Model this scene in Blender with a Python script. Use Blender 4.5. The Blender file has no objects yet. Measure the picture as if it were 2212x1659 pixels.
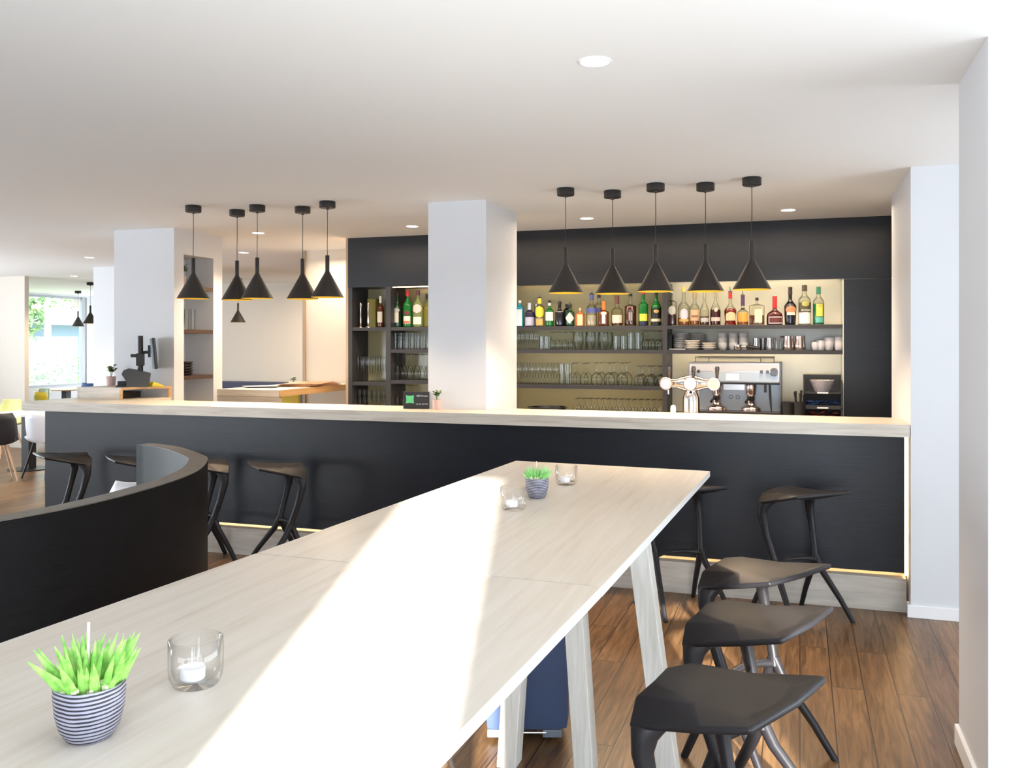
import bpy, bmesh, math, random
from mathutils import Vector, Matrix
random.seed(7)
S = bpy.context.scene
COL = S.collection
PI = math.pi

# ------------------------------------------------------------------ materials
def mat(name, base, rough=.5, metal=0, spec=.5, emit=None, es=0, trans=0, coat=0):
    m = bpy.data.materials.new(name); m.use_nodes = True
    b = m.node_tree.nodes['Principled BSDF']
    b.inputs['Base Color'].default_value = (*base, 1)
    b.inputs['Roughness'].default_value = rough
    b.inputs['Metallic'].default_value = metal
    b.inputs['Specular IOR Level'].default_value = spec
    b.inputs['Coat Weight'].default_value = coat
    if emit:
        b.inputs['Emission Color'].default_value = (*emit, 1)
        b.inputs['Emission Strength'].default_value = es
    return m

def nodes(m):
    nt = m.node_tree
    return nt, nt.nodes, nt.links, nt.nodes['Principled BSDF']

def grain(m, cols, scale=(1, 14, 14), nscale=3, bump=.02, stops=None, detail=8, rot=(0, 0, 0), knots=None):
    """stretched noise grain over object space"""
    nt, N, L, b = nodes(m)
    tc = N.new('ShaderNodeTexCoord'); mp = N.new('ShaderNodeMapping')
    mp.inputs['Scale'].default_value = scale; mp.inputs['Rotation'].default_value = rot
    L.new(tc.outputs['Object'], mp.inputs[0])
    n = N.new('ShaderNodeTexNoise'); n.inputs['Scale'].default_value = nscale
    n.inputs['Detail'].default_value = detail; n.inputs['Distortion'].default_value = .6
    L.new(mp.outputs[0], n.inputs['Vector'])
    r = N.new('ShaderNodeValToRGB')
    el = r.color_ramp.elements
    stops = stops or [.3 + .4 * i / (len(cols) - 1) for i in range(len(cols))]
    while len(el) < len(cols): el.new(.5)
    for e, c, p in zip(el, cols, stops): e.position = p; e.color = (*c, 1)
    L.new(n.outputs['Fac'], r.inputs[0])
    L.new(r.outputs[0], b.inputs['Base Color'])
    if bump:
        bp = N.new('ShaderNodeBump'); bp.inputs['Strength'].default_value = bump * 5; bp.inputs['Distance'].default_value = .002
        L.new(n.outputs['Fac'], bp.inputs['Height']); L.new(bp.outputs[0], b.inputs['Normal'])
    return m

def thin_glass(name, tint=(1, 1, 1), dark=.5, ior=1.45, edge=.35, rough=.02):
    """thin-walled glass: tinted transmission with fresnel reflection"""
    m = bpy.data.materials.new(name); m.use_nodes = True
    nt = m.node_tree; N = nt.nodes; L = nt.links; N.clear()
    o = N.new('ShaderNodeOutputMaterial'); mx = N.new('ShaderNodeMixShader')
    t = N.new('ShaderNodeBsdfTransparent'); g = N.new('ShaderNodeBsdfGlossy')
    g.inputs['Roughness'].default_value = rough
    lw = N.new('ShaderNodeLayerWeight'); lw.inputs['Blend'].default_value = edge
    mc = N.new('ShaderNodeMix'); mc.data_type = 'RGBA'
    mc.inputs[6].default_value = (*tint, 1)
    mc.inputs[7].default_value = (*[c * dark for c in tint], 1)
    p3 = N.new('ShaderNodeMath'); p3.operation = 'POWER'; p3.inputs[1].default_value = 2.6
    L.new(lw.outputs['Facing'], p3.inputs[0]); L.new(p3.outputs[0], mc.inputs[0]); L.new(mc.outputs[2], t.inputs['Color'])
    lf = N.new('ShaderNodeLayerWeight'); lf.inputs['Blend'].default_value = .5
    pw = N.new('ShaderNodeMath'); pw.operation = 'POWER'; pw.inputs[1].default_value = 3.5
    ma = N.new('ShaderNodeMath'); ma.operation = 'MULTIPLY_ADD'; ma.inputs[1].default_value = .75; ma.inputs[2].default_value = .035
    L.new(lf.outputs['Facing'], pw.inputs[0]); L.new(pw.outputs[0], ma.inputs[0])
    L.new(ma.outputs[0], mx.inputs[0]); L.new(t.outputs[0], mx.inputs[1]); L.new(g.outputs[0], mx.inputs[2])
    L.new(mx.outputs[0], o.inputs[0])
    return m

M = {}
M['wall'] = mat('white_wall_paint', (.66, .675, .70), .7)
M['warmwall'] = mat('warm_white_wall_paint', (.70, .65, .58), .7)
M['ceil'] = mat('ceiling_paint', (.86, .86, .84), .8)
M['skirt'] = mat('white_skirting', (.85, .85, .87), .4)
M['dark'] = grain(mat('dark_navy_laminate', (.02, .022, .03), .36, spec=.42), [(.0035, .0045, .0075), (.007, .010, .017)], (1, 30, 60), 4, .05)
M['darkbooth'] = grain(mat('black_grained_laminate', (.012, .011, .012), .5, spec=.15), [(.0025, .0022, .0025), (.006, .0055, .006)], (2, 2, 60), 4, .05)
M['shelf'] = mat('anthracite_shelf', (.030, .030, .035), .5)
M['olive'] = mat('olive_back_painted_glass', (.50, .46, .27), .15)
M['cream'] = mat('cream_back_painted_glass', (.80, .76, .62), .2)
OAKL = [(.50, .45, .37), (.64, .59, .50), (.70, .65, .57)]
M['tabletop'] = grain(mat('bleached_oak_laminate', (.6, .55, .48), .32), [(.50, .435, .36), (.575, .52, .45), (.615, .565, .50), (.65, .605, .545)], (20, 1.0, 14), 2.0, .01, [.22, .4, .6, .8])
M['tabledge'] = mat('bleached_oak_edge_band', (.62, .62, .60), .5)
M['leg'] = grain(mat('whitewashed_oak_leg', (.66, .64, .58), .5), [(.56, .54, .48), (.70, .69, .65)], (20, 20, 1.5), 3, .01)
M['counter'] = grain(mat('bleached_oak_counter', (.6, .54, .45), .35), [(.44, .38, .31), (.58, .53, .45), (.66, .61, .53)], (1.2, 14, 20), 2, .01, [.25, .5, .75])
M['plinth'] = grain(mat('whitewashed_oak_plinth', (.6, .56, .5), .5), [(.42, .38, .33), (.58, .54, .48)], (1.2, 10, 14), 2, .01)
M['oakwarm'] = grain(mat('warm_oak', (.6, .42, .24), .45), [(.52, .31, .13), (.66, .43, .20)], (10, 1.2, 14), 2, .01)
M['oakedge'] = grain(mat('oak_cabinet_edge', (.5, .38, .26), .5), [(.40, .30, .2), (.52, .4, .28)], (14, 14, 1), 2, .01)
M['boothcap'] = grain(mat('grey_oak_booth_cap', (.3, .27, .23), .4), [(.085, .070, .055), (.135, .115, .095)], (6, 6, 6), 3, .01)
M['boothin'] = mat('booth_inner_grey', (.10, .115, .12), .6)
M['stool'] = mat('matt_black_plastic', (.017, .016, .018), .40, spec=.25)
M['black'] = mat('satin_black_metal', (.012, .011, .011), .45)
M['blackshade'] = mat('matt_black_shade', (.022, .018, .016), .5)
M['gold'] = mat('gold_shade_lining', (1.0, .70, .06), .5, 0, .3)
M['bulb'] = mat('warm_bulb', (1, .8, .4), .5, emit=(1, .70, .25), es=16)
M['downl'] = mat('downlight_lens', (1, 1, 1), .5, emit=(1, .95, .88), es=9)
M['ledb'] = mat('bright_led_strip', (1, .85, .6), .5, emit=(1, .80, .50), es=55)
M['led'] = mat('warm_led_strip', (1, .8, .5), .5, emit=(1, .62, .27), es=16)
M['steel'] = mat('brushed_steel', (.62, .62, .64), .28, 1)
M['chrome'] = mat('polished_chrome', (.85, .80, .76), .12, 1)
M['copper'] = mat('rosy_steel', (.80, .66, .60), .2, 1)
M['darkmetal'] = mat('dark_metal', (.10, .09, .09), .3, 1)
M['mirror'] = mat('light_blue_steel_front', (.42, .48, .55), .3, .2)
M['whiteg'] = mat('white_gloss', (.85, .85, .88), .2)
M['paper'] = mat('cream_paper_label', (.78, .74, .64), .6)
M['porc'] = mat('grey_porcelain', (.42, .42, .44), .3)
M['porcw'] = mat('cream_porcelain', (.66, .61, .54), .3)
M['mug'] = mat('pale_grey_mug', (.58, .57, .62), .3)
M['glass'] = thin_glass('clear_glass', (.965, .975, .965), dark=.16, edge=.5)
M['pane'] = thin_glass('window_pane', (.98, .99, 1), dark=.9, edge=.2)
M['candle'] = thin_glass('thick_clear_glass', (.995, .997, .997), dark=.66, edge=.5)
M['wax'] = mat('white_wax', (.86, .86, .9), .5)
M['wick'] = mat('wick', (.9, .9, .9), .7)
M['soil'] = mat('brown_soil', (.16, .07, .035), .9)
M['terra'] = mat('pale_pink_clay_pot', (.62, .43, .39), .6)
M['stick'] = mat('pale_wooden_stick', (.80, .62, .52), .6)
M['navy'] = mat('navy_fabric', (.045, .07, .15), .7)
M['navyl'] = mat('navy_bench_fabric', (.05, .065, .12), .7)
M['whitech'] = mat('white_chair_shell', (.78, .78, .82), .35)
M['blackch'] = mat('charcoal_chair_shell', (.03, .035, .045), .5)
M['yellow'] = mat('mustard_shell', (.55, .44, .02), .5)
M['lime'] = mat('lime_fabric', (.70, .68, .28), .7)
M['mint'] = mat('pale_green_shell', (.55, .66, .5), .5)
M['bluebk'] = mat('blue_fabric', (.07, .15, .42), .7)
M['beech'] = mat('beech_wood', (.66, .46, .30), .5)
M['frame'] = mat('grey_window_frame', (.42, .44, .47), .5)
M['greyplastic'] = mat('grey_plastic', (.16, .19, .24), .5)
M['trimbrown'] = mat('brown_door_trim', (.36, .27, .19), .5)
M['green'] = None

# floor: staggered oak planks with grain
def floor_mat():
    m = mat('oak_plank_floor', (.3, .16, .07), .36)
    nt, N, L, b = nodes(m)
    tc = N.new('ShaderNodeTexCoord'); mp = N.new('ShaderNodeMapping')
    mp.inputs['Rotation'].default_value = (0, 0, PI / 2)
    L.new(tc.outputs['Object'], mp.inputs[0])
    br = N.new('ShaderNodeTexBrick')
    br.offset = .37; br.inputs['Scale'].default_value = 1
    br.inputs['Brick Width'].default_value = 1.5; br.inputs['Row Height'].default_value = .145
    br.inputs['Mortar Size'].default_value = .0028; br.inputs['Mortar Smooth'].default_value = .3
    br.inputs['Color1'].default_value = (0, 0, 0, 1); br.inputs['Color2'].default_value = (1, 1, 1, 1)
    br.inputs['Mortar'].default_value = (.5, .5, .5, 1)
    L.new(mp.outputs[0], br.inputs['Vector'])
    # per-plank offset of the grain pattern
    ad = N.new('ShaderNodeVectorMath'); ad.operation = 'MULTIPLY_ADD'
    ad.inputs[1].default_value = (7, 7, 7)
    L.new(br.outputs['Color'], ad.inputs[0]); L.new(mp.outputs[0], ad.inputs[2])
    m2 = N.new('ShaderNodeMapping'); m2.inputs['Scale'].default_value = (1.1, 14, 1)
    L.new(ad.outputs[0], m2.inputs[0])
    n = N.new('ShaderNodeTexNoise'); n.inputs['Scale'].default_value = 2.2; n.inputs['Detail'].default_value = 9
    n.inputs['Distortion'].default_value = 1.6
    L.new(m2.outputs[0], n.inputs['Vector'])
    r = N.new('ShaderNodeValToRGB'); el = r.color_ramp.elements
    el.new(.5)
    for e, c, p in zip(el, [(.085, .042, .017), (.165, .086, .035), (.25, .138, .060)], [.3, .5, .72]):
        e.position = p; e.color = (*c, 1)
    L.new(n.outputs['Fac'], r.inputs[0])
    sep = N.new('ShaderNodeSeparateColor'); L.new(br.outputs['Color'], sep.inputs[0])
    mr = N.new('ShaderNodeMapRange'); mr.inputs[3].default_value = .72; mr.inputs[4].default_value = 1.18
    L.new(sep.outputs[0], mr.inputs[0])
    mu = N.new('ShaderNodeMix'); mu.data_type = 'RGBA'; mu.blend_type = 'MULTIPLY'; mu.inputs[0].default_value = 1
    L.new(r.outputs[0], mu.inputs[6]); L.new(mr.outputs[0], mu.inputs[7])
    gr = N.new('ShaderNodeMix'); gr.data_type = 'RGBA'
    gr.inputs[7].default_value = (.022, .010, .006, 1)
    L.new(br.outputs['Fac'], gr.inputs[0]); L.new(mu.outputs[2], gr.inputs[6])
    L.new(gr.outputs[2], b.inputs['Base Color'])
    bp = N.new('ShaderNodeBump'); bp.inputs['Strength'].default_value = .25; bp.inputs['Distance'].default_value = .002
    L.new(n.outputs['Fac'], bp.inputs['Height']); L.new(bp.outputs[0], b.inputs['Normal'])
    return m
M['floor'] = floor_mat()

def stripe_mat():
    m = mat('striped_glaze', (.5, .5, .6), .45)
    nt, N, L, b = nodes(m)
    tc = N.new('ShaderNodeTexCoord')
    n = N.new('ShaderNodeTexNoise'); n.inputs['Scale'].default_value = 14; n.inputs['Detail'].default_value = 2
    mp = N.new('ShaderNodeMapping'); mp.inputs['Scale'].default_value = (1, 1, .4)
    L.new(tc.outputs['Object'], mp.inputs[0]); L.new(mp.outputs[0], n.inputs['Vector'])
    sx = N.new('ShaderNodeSeparateXYZ'); L.new(tc.outputs['Object'], sx.inputs[0])
    a = N.new('ShaderNodeMath'); a.operation = 'MULTIPLY_ADD'; a.inputs[1].default_value = .011
    L.new(n.outputs['Fac'], a.inputs[0]); L.new(sx.outputs['Z'], a.inputs[2])
    s = N.new('ShaderNodeMath'); s.operation = 'MULTIPLY'; s.inputs[1].default_value = 2 * PI / .0062
    L.new(a.outputs[0], s.inputs[0])
    si = N.new('ShaderNodeMath'); si.operation = 'SINE'; L.new(s.outputs[0], si.inputs[0])
    n2 = N.new('ShaderNodeTexNoise'); n2.inputs['Scale'].default_value = 40
    L.new(tc.outputs['Object'], n2.inputs['Vector'])
    a2 = N.new('ShaderNodeMath'); a2.operation = 'MULTIPLY_ADD'; a2.inputs[1].default_value = 1.6
    L.new(n2.outputs['Fac'], a2.inputs[0]); L.new(si.outputs[0], a2.inputs[2])
    r = N.new('ShaderNodeValToRGB'); el = r.color_ramp.elements
    el[0].position = .42; el[0].color = (.025, .024, .036, 1); el[1].position = .85; el[1].color = (.34, .34, .42, 1)
    L.new(a2.outputs[0], r.inputs[0]); L.new(r.outputs[0], b.inputs['Base Color'])
    return m
M['stripe'] = stripe_mat()

def leaf_mat(name, c1, c2, scale=30):
    m = mat(name, c1, .45)
    nt, N, L, b = nodes(m)
    tc = N.new('ShaderNodeTexCoord'); n = N.new('ShaderNodeTexNoise'); n.inputs['Scale'].default_value = scale
    L.new(tc.outputs['Object'], n.inputs['Vector'])
    r = N.new('ShaderNodeValToRGB'); el = r.color_ramp.elements
    el[0].position = .35; el[0].color = (*c1, 1); el[1].position = .65; el[1].color = (*c2, 1)
    L.new(n.outputs['Fac'], r.inputs[0]); L.new(r.outputs[0], b.inputs['Base Color'])
    return m
M['aloe'] = leaf_mat('fresh_green_leaf', (.14, .42, .05), (.38, .68, .16), 60)
M['grass'] = leaf_mat('bright_grass_leaf', (.18, .50, .12), (.35, .70, .25), 60)
M['leafd'] = leaf_mat('deep_green_leaf', (.05, .13, .02), (.14, .25, .05), 50)
M['leafo'] = leaf_mat('outdoor_leaf', (.12, .26, .08), (.30, .42, .20), 3)
M['moss'] = leaf_mat('pale_moss', (.45, .50, .25), (.70, .75, .50), 80)

# ------------------------------------------------------------------ mesh helpers
class MB:
    def __init__(s): s.b = bmesh.new()
    def box(s, lo, hi, mx=None, bev=0):
        lo = Vector(lo); hi = Vector(hi)
        g = bmesh.ops.create_cube(s.b, size=1)['verts']
        for v in g:
            v.co = Vector([lo[i] + (v.co[i] + .5) * (hi[i] - lo[i]) for i in range(3)])
        if bev:
            es = list({e for v in g for e in v.link_edges})
            r = bmesh.ops.bevel(s.b, geom=es, offset=bev, segments=2, affect='EDGES', profile=.7)
            g = list({v for f in r['faces'] for v in f.verts} | {v for v in g if v.is_valid})
        if mx:
            for v in g: v.co = mx @ v.co
        return s
    def lathe(s, prof, seg=20, c=(0, 0, 0), sx=1, sy=1, p=2.0, rot=0, mx=None):
        rings = []
        c = Vector(c)
        for r, z in prof:
            ring = []
            if r < 1e-6:
                v = s.b.verts.new(c + Vector((0, 0, z))); ring = [v]
            else:
                for i in range(seg):
                    a = 2 * PI * (i + .5) / seg + rot
                    ca, sa = math.cos(a), math.sin(a)
                    k = 1.0
                    if p != 2: k = (abs(ca) ** p + abs(sa) ** p) ** (-1 / p)
                    ring.append(s.b.verts.new(c + Vector((r * k * ca * sx, r * k * sa * sy, z))))
            rings.append(ring)
        vs = [v for r in rings for v in r]
        for a, b2 in zip(rings, rings[1:]):
            if len(a) == 1 and len(b2) == 1: continue
            for i in range(seg):
                j = (i + 1) % seg
                if len(a) == 1: s.b.faces.new((a[0], b2[j], b2[i]))
                elif len(b2) == 1: s.b.faces.new((a[i], a[j], b2[0]))
                else: s.b.faces.new((a[i], a[j], b2[j], b2[i]))
        if mx:
            for v in vs: v.co = mx @ v.co
        return s
    def tube(s, pts, r, seg=10, flat=1, up=None):
        """swept tube; r may be a list; flat squashes the second axis"""
        pts = [Vector(p) for p in pts]
        n = len(pts); rr = r if isinstance(r, (list, tuple)) else [r] * n
        rings = []
        prev = Vector(up) if up else None
        for i, p in enumerate(pts):
            d = (pts[min(i + 1, n - 1)] - pts[max(i - 1, 0)]).normalized()
            if prev is None:
                prev = d.orthogonal()
            x = (prev - d * prev.dot(d)).normalized(); y = d.cross(x); prev = x
            rings.append([s.b.verts.new(p + (x * math.cos(2 * PI * k / seg) + y * math.sin(2 * PI * k / seg) * flat) * rr[i]) for k in range(seg)])
        for a, b2 in zip(rings, rings[1:]):
            for i in range(seg):
                j = (i + 1) % seg
                s.b.faces.new((a[i], a[j], b2[j], b2[i]))
        s.b.faces.new(rings[0][::-1]); s.b.faces.new(rings[-1])
        return s
    def prism(s, poly, z0, z1, axis='z'):
        def P(a, b2, c):
            return {'z': (a, b2, c), 'y': (a, c, b2), 'x': (c, a, b2)}[axis]
        lo = [s.b.verts.new(P(a, b2, z0)) for a, b2 in poly]
        hi = [s.b.verts.new(P(a, b2, z1)) for a, b2 in poly]
        n = len(poly)
        s.b.faces.new(lo[::-1]); s.b.faces.new(hi)
        for i in range(n): s.b.faces.new((lo[i], lo[(i + 1) % n], hi[(i + 1) % n], hi[i]))
        return s
    def face(s, pts):
        s.b.faces.new([s.b.verts.new(p) for p in pts]); return s
    def build(s, name, m, parent=None, loc=(0, 0, 0), smooth=None, bevel=0, rotz=0, sub=0):
        bmesh.ops.recalc_face_normals(s.b, faces=s.b.faces)
        me = bpy.data.meshes.new(name); s.b.to_mesh(me); s.b.free()
        me.materials.append(m)
        o = bpy.data.objects.new(name, me); COL.objects.link(o)
        o.location = loc; o.rotation_euler.z = rotz
        if smooth:
            for p in me.polygons: p.use_smooth = True
            try: me.set_sharp_from_angle(angle=math.radians(smooth if smooth is not True else 40))
            except Exception: pass
        if bevel:
            md = o.modifiers.new('bevel', 'BEVEL'); md.width = bevel; md.segments = 2; md.limit_method = 'ANGLE'
        if sub:
            md = o.modifiers.new('subsurf', 'SUBSURF'); md.levels = sub; md.render_levels = sub
        if parent: o.parent = parent
        return o

def tag(o, label=None, cat=None, group=None, kind=None):
    if label: o['label'] = label
    if cat: o['category'] = cat
    if group: o['group'] = group
    if kind: o['kind'] = kind
    return o
def thing(name, label, cat, loc=(0, 0, 0), rz=0, group=None):
    o = bpy.data.objects.new(name, None); COL.objects.link(o)
    o.empty_display_size = .05
    o.location = loc; o.rotation_euler.z = rz
    return tag(o, label, cat, group)
def kids(o): return [c for c in bpy.data.objects if c.parent == o]
def dup(o, loc=None, rz=None, label=None, group=None, parent=None):
    c = o.copy(); COL.objects.link(c)
    if parent: c.parent = parent
    if loc is not None: c.location = loc
    if rz is not None: c.rotation_euler.z = rz
    if label: c['label'] = label
    if group: c['group'] = group
    for k in kids(o): dup(k, parent=c)
    return c
def struct(o): o['kind'] = 'structure'; return o
def sbox(name, lo, hi, m, bevel=0):
    return struct(MB().box(lo, hi).build(name, m, bevel=bevel))
def text_mesh(name, s, size, m, parent, loc, rot=(PI / 2, 0, 0), ext=.0006, align='LEFT'):
    cu = bpy.data.curves.new(name, 'FONT'); cu.body = s; cu.size = size; cu.extrude = ext; cu.align_x = align
    t = bpy.data.objects.new(name + '_tmp', cu); COL.objects.link(t)
    bpy.context.view_layer.update()
    me = bpy.data.meshes.new_from_object(t.evaluated_get(bpy.context.evaluated_depsgraph_get()))
    bpy.data.objects.remove(t)
    me.materials.clear(); me.materials.append(m)
    o = bpy.data.objects.new(name, me); COL.objects.link(o); o.parent = parent
    o.location = loc; o.rotation_euler = rot
    return o

# ------------------------------------------------------------------ room shell
CH = 2.715
sbox('floor', (-15.4, -1.1, -.1), (4.4, 17.2, 0), M['floor'])
sbox('ceiling', (-15.4, -1.1, CH), (4.4, 17.2, CH + .15), M['ceil'])
# wall behind the photographer, with two open slits shaped to give the sun patches
BY = -.9
wb = MB()
SL = [(-.215, .19), (1.10, 1.42)]
xs = [-15.4, SL[0][0], SL[0][1], SL[1][0], SL[1][1], 4.4]
for i in (0, 2, 4): wb.box((xs[i], BY - .12, 0), (xs[i + 1], BY, CH))
wb.box((SL[0][0], BY - .12, 2.67), (SL[0][1], BY, CH)); wb.box((SL[1][0], BY - .12, 2.30), (SL[1][1], BY, CH))
struct(wb.build('wall_back', M['wall']))
sbox('wall_right', (4.2, BY, 0), (4.4, 17, CH), M['wall'])
sbox('wall_far', (-15.4, 17, 0), (4.4, 17.2, CH), M['wall'])
# window wall at the far left of the dining area
wl = MB()
wl.box((-15.4, BY, 0), (-15.2, 11.6, CH)).box((-15.4, 15.78, 0), (-15.2, 17, CH))
wl.box((-15.4, 11.6, 0), (-15.2, 15.78, .72)).box((-15.4, 11.6, 2.68), (-15.2, 15.78, CH))
struct(wl.build('wall_left', M['wall']))
wn = struct(MB().box((-15.3, 11.6, .72), (-15.24, 11.68, 2.68)).box((-15.3, 15.66, .72), (-15.22, 15.80, 2.70))
            .box((-15.3, 11.6, .72), (-15.22, 15.78, .77)).box((-15.3, 11.6, 2.63), (-15.24, 15.78, 2.68)).build('window_1', M['frame']))
MB().box((-15.28, 11.68, .77), (-15.27, 15.66, 2.63)).build('pane', M['pane'], wn)

# pillars and wall ends
sbox('wall_pillar_right', (.62, 3.41, 0), (1.35, 4.0, CH), M['wall'])
struct(MB().box((.605, 3.395, 0), (1.365, 4.015, .085)).build('baseboard_pillar', M['skirt'], bevel=.004))
sbox('wall_bar_end', (.635, 5.79, 0), (4.2, 6.95, CH), M['wall'])
struct(MB().box((.615, 5.775, 0), (4.2, 5.79, .075)).box((.62, 5.79, 0), (.635, 5.87, .075)).build('baseboard_bar_end', M['skirt'], bevel=.003))
sbox('wall_bar_column', (-2.67, 6.12, 0), (-2.205, 6.86, CH), M['wall'])
# left column with the shelf niche cut in its right side
nc = MB()
nc.box((-6.15, 6.72, 0), (-5.80, 7.43, CH))
nc.box((-5.80, 6.72, 0), (-5.47, 6.855, CH)).box((-5.80, 7.291, 0), (-5.47, 7.43, CH)).box((-5.80, 6.855, 2.483), (-5.47, 7.291, CH))
struct(nc.build('wall_niche_column', M['wall']))
sbox('wall_dining_block', (-9.39, 9.87, 0), (-8.2, 10.5, CH), M['wall'])
sbox('wall_dining_left', (-15.2, 10.8, 0), (-11.63, 10.88, CH), M['warmwall'])
sbox('wall_lounge_far', (-10.9, 13.4, 0), (-5.0, 13.55, CH), M['warmwall'])
sbox('wall_corridor', (-5.40, 8.88, 0), (-4.42, 9.1, CH), M['warmwall'])
sbox('trim_1', (-5.435, 8.86, 0), (-5.40, 9.1, CH), M['trimbrown'])
sbox('wall_behind_bar', (-4.42, 8.32, 0), (4.2, 8.5, CH), M['wall'])

# recessed downlights
dl0 = None
for (x, y), lab in zip([(-.735, 3.25), (-1.721, 7.3), (-.088, 7.34), (-3.34, 7.3), (-4.946, 7.27), (-6.181, 8.8), (-8.337, 8.7), (-10.85, 11.0)],
        ['large round recessed ceiling downlight above the long table, nearest of all', 'small round downlight in ceiling behind the right pendants, between the two left ones',
         'small round downlight in ceiling to the right of the bar pendants', 'small round downlight just left of the white bar column',
         'downlight behind the third left pendant cord', 'downlight above the lounge, lower left of the pendant cords',
         'downlight in ceiling left of the white niche column', 'farthest downlight, near the dining window']):
    if dl0 is None:
        dl0 = thing('downlight', lab, 'ceiling light', (x, y, CH), group='recessed downlights')
        MB().lathe([(.055, -.001), (.055, -.005), (.060, -.005), (.062, 0)], 32).build('trim_ring', M['skirt'], dl0, smooth=True)
        MB().lathe([(0, -.003), (.055, -.003), (.055, 0), (0, 0)], 32).build('lens', M['downl'], dl0)
    else: dup(dl0, (x, y, CH), label=lab)

# ------------------------------------------------------------------ bar
CT = 1.158; CB = 1.083; FY = 5.79
bc = MB()
bc.box((-6.26, FY, CB), (.63, 6.12, CT))
bc.box((-6.26, 6.12, CB), (-2.672, 6.33, CT)).box((-6.26, 6.33, CB), (-5.48, 6.70, CT)).box((-2.203, 6.12, CB), (.63, 6.33, CT))
o = bc.build('bar_counter_top', M['counter'])
tag(o, 'long pale oak bar counter top running across the whole room', 'counter')
f = thing('bar_base_unit', 'dark navy panelled bar front beneath the pale oak counter', 'bar counter', (-2.8, 5.93, 0))
MB().box((-3.36, 0, .228), (3.415, .03, CB)).build('front_panel', M['dark'], f)
MB().box((-3.36, .03, .03), (-3.33, .38, CB)).build('end_panel', M['dark'], f)
MB().box((-3.36, -.06, 0), (3.42, -.03, .206)).box((-3.36, -.03, .19), (3.42, .12, .206)).build('plinth', M['plinth'], f, bevel=.002)
tag(MB().box((-3.34, .035, .24), (3.38, .045, .255)).build('led_strip', M['led'], f), 'warm glowing strip under the panel')
MB().box((3.418, .012, .21), (3.43, .03, CB)).build('led_strip', M['led'], f)

# raised till box on the left end of the bar
t = thing('till_cabinet', 'raised pale oak box with open side shelf at left end of bar', 'cabinet', (-6.1, 6.3, CT))
TH = .102
MB().prism([(-.04, -.04), (.40, .01), (.625, .39), (.0, .39)], TH - .02, TH).prism([(-.04, -.04), (.385, .008), (.385, .028), (-.04, -.02)], 0, TH - .02).prism([(-.04, -.04), (-.02, -.04), (.02, .39), (.0, .39)], 0, TH - .02).build('oak_box', M['counter'], t)
MB().prism([(.401, .0115), (.6265, .3905), (.6235, .392), (.398, .0125)], TH - .0195, TH - .0005).prism([(.600, .372), (.618, .372), (.624, .39), (.605, .39)], 0, TH - .02).prism([(.385, .008), (.40, .01), (.408, .024), (.39, .028)], 0, TH - .02).build('oak_edge', M['oakwarm'], t)
tag(MB().box((.08, .08, 0), (.36, .30, .055)).build('dark_device', M['black'], t), 'dark device stowed in the open shelf')
# lounge counter between niche column and back bar
l = thing('side_counter', 'oak counter with yellow lit edge between niche column and back bar', 'counter', (-5.1, 8.1, 0))
MB().box((-.37, -.75, 1.135), (.33, .75, 1.2)).build('counter_top', M['counter'], l, bevel=.002)
MB().box((.331, -.75, 1.136), (.342, .75, 1.199)).build('edge_band', M['oakwarm'], l)
MB().box((-.37, -.74, 0), (.33, -.70, 1.135)).build('front_panel', M['plinth'], l)
tag(MB().box((-.34, .3, 0), (-.10, .34, 1.09)).build('back_panel', mat('yellow_panel', (.80, .60, .06), .6), l), 'yellow panel beneath the counter')

# ------------------------------------------------------------------ pendants
def pendant(name, label, loc, s=1.0, drop=.72, lit=True, group=None):
    p = thing(name, label, 'pendant lamp', loc, group=group)
    MB().lathe([(0, 0), (.058, 0), (.060, -.004), (.060, -.046), (.056, -.050), (.012, -.050), (.010, -.062), (0, -.062)], 28).build('canopy', M['black'], p, smooth=True)
    MB().tube([(0, 0, -.055), (.001, 0, -.2), (-.001, 0, -.32), (0, 0, -.42)], .0025, 6).build('cord', M['black'], p)
    z = -.402
    pr = [(.004, z), (.014, z - .002), (.0155, z - .004), (.0155, z - .116), (.0165, z - .122), (.021, z - .132), (.122, z - .316), (.120, z - .316), (.027, z - .160), (.012, z - .13), (.012, z - .02)]
    sh_ = MB().lathe(pr[:7], 40).build('shade', M['blackshade'], p, smooth=60)
    tag(MB().lathe([(.1215, z - .3165), (.118, z - .314), (.027, z - .163), (.010, z - .15), (0, z - .15)], 40).build('shade_lining', M['gold'], sh_, smooth=60), 'gold inner lining')
    MB().lathe([(0, z - .245), (.020, z - .235), (.026, z - .215), (.02, z - .19), (.012, z - .17), (0, z - .165)], 16).build('bulb', M['bulb'], sh_, smooth=True)
    return p
labsR = ['black funnel pendant lamp, leftmost above the bar beside the white column', 'black funnel pendant lamp, second from the white column',
         'black funnel pendant lamp, middle one of the five on the right', 'black funnel pendant lamp, fourth of the right five',
         'black funnel pendant lamp, rightmost of all, above the coffee machine']
labsL = ['black funnel pendant lamp in front of the shelf niche, leftmost over the bar', 'black funnel pendant lamp partly behind its neighbour, second over the bar from the niche',
         'black funnel pendant lamp, third over the bar, overlapping the one to its left', 'black funnel pendant lamp partly behind the one nearest the oak cabinet edge',
         'black funnel pendant lamp nearest the oak edge of the dark back bar']
PR = [(-1.529, 5.855), (-1.243, 6.05), (-.915, 5.872), (-.597, 5.958), (-.294, 5.851)]
PL = [(-4.46, 5.70), (-4.27, 5.99), (-3.974, 5.83), (-3.685, 6.009), (-3.369, 5.84)]
p0 = None
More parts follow.
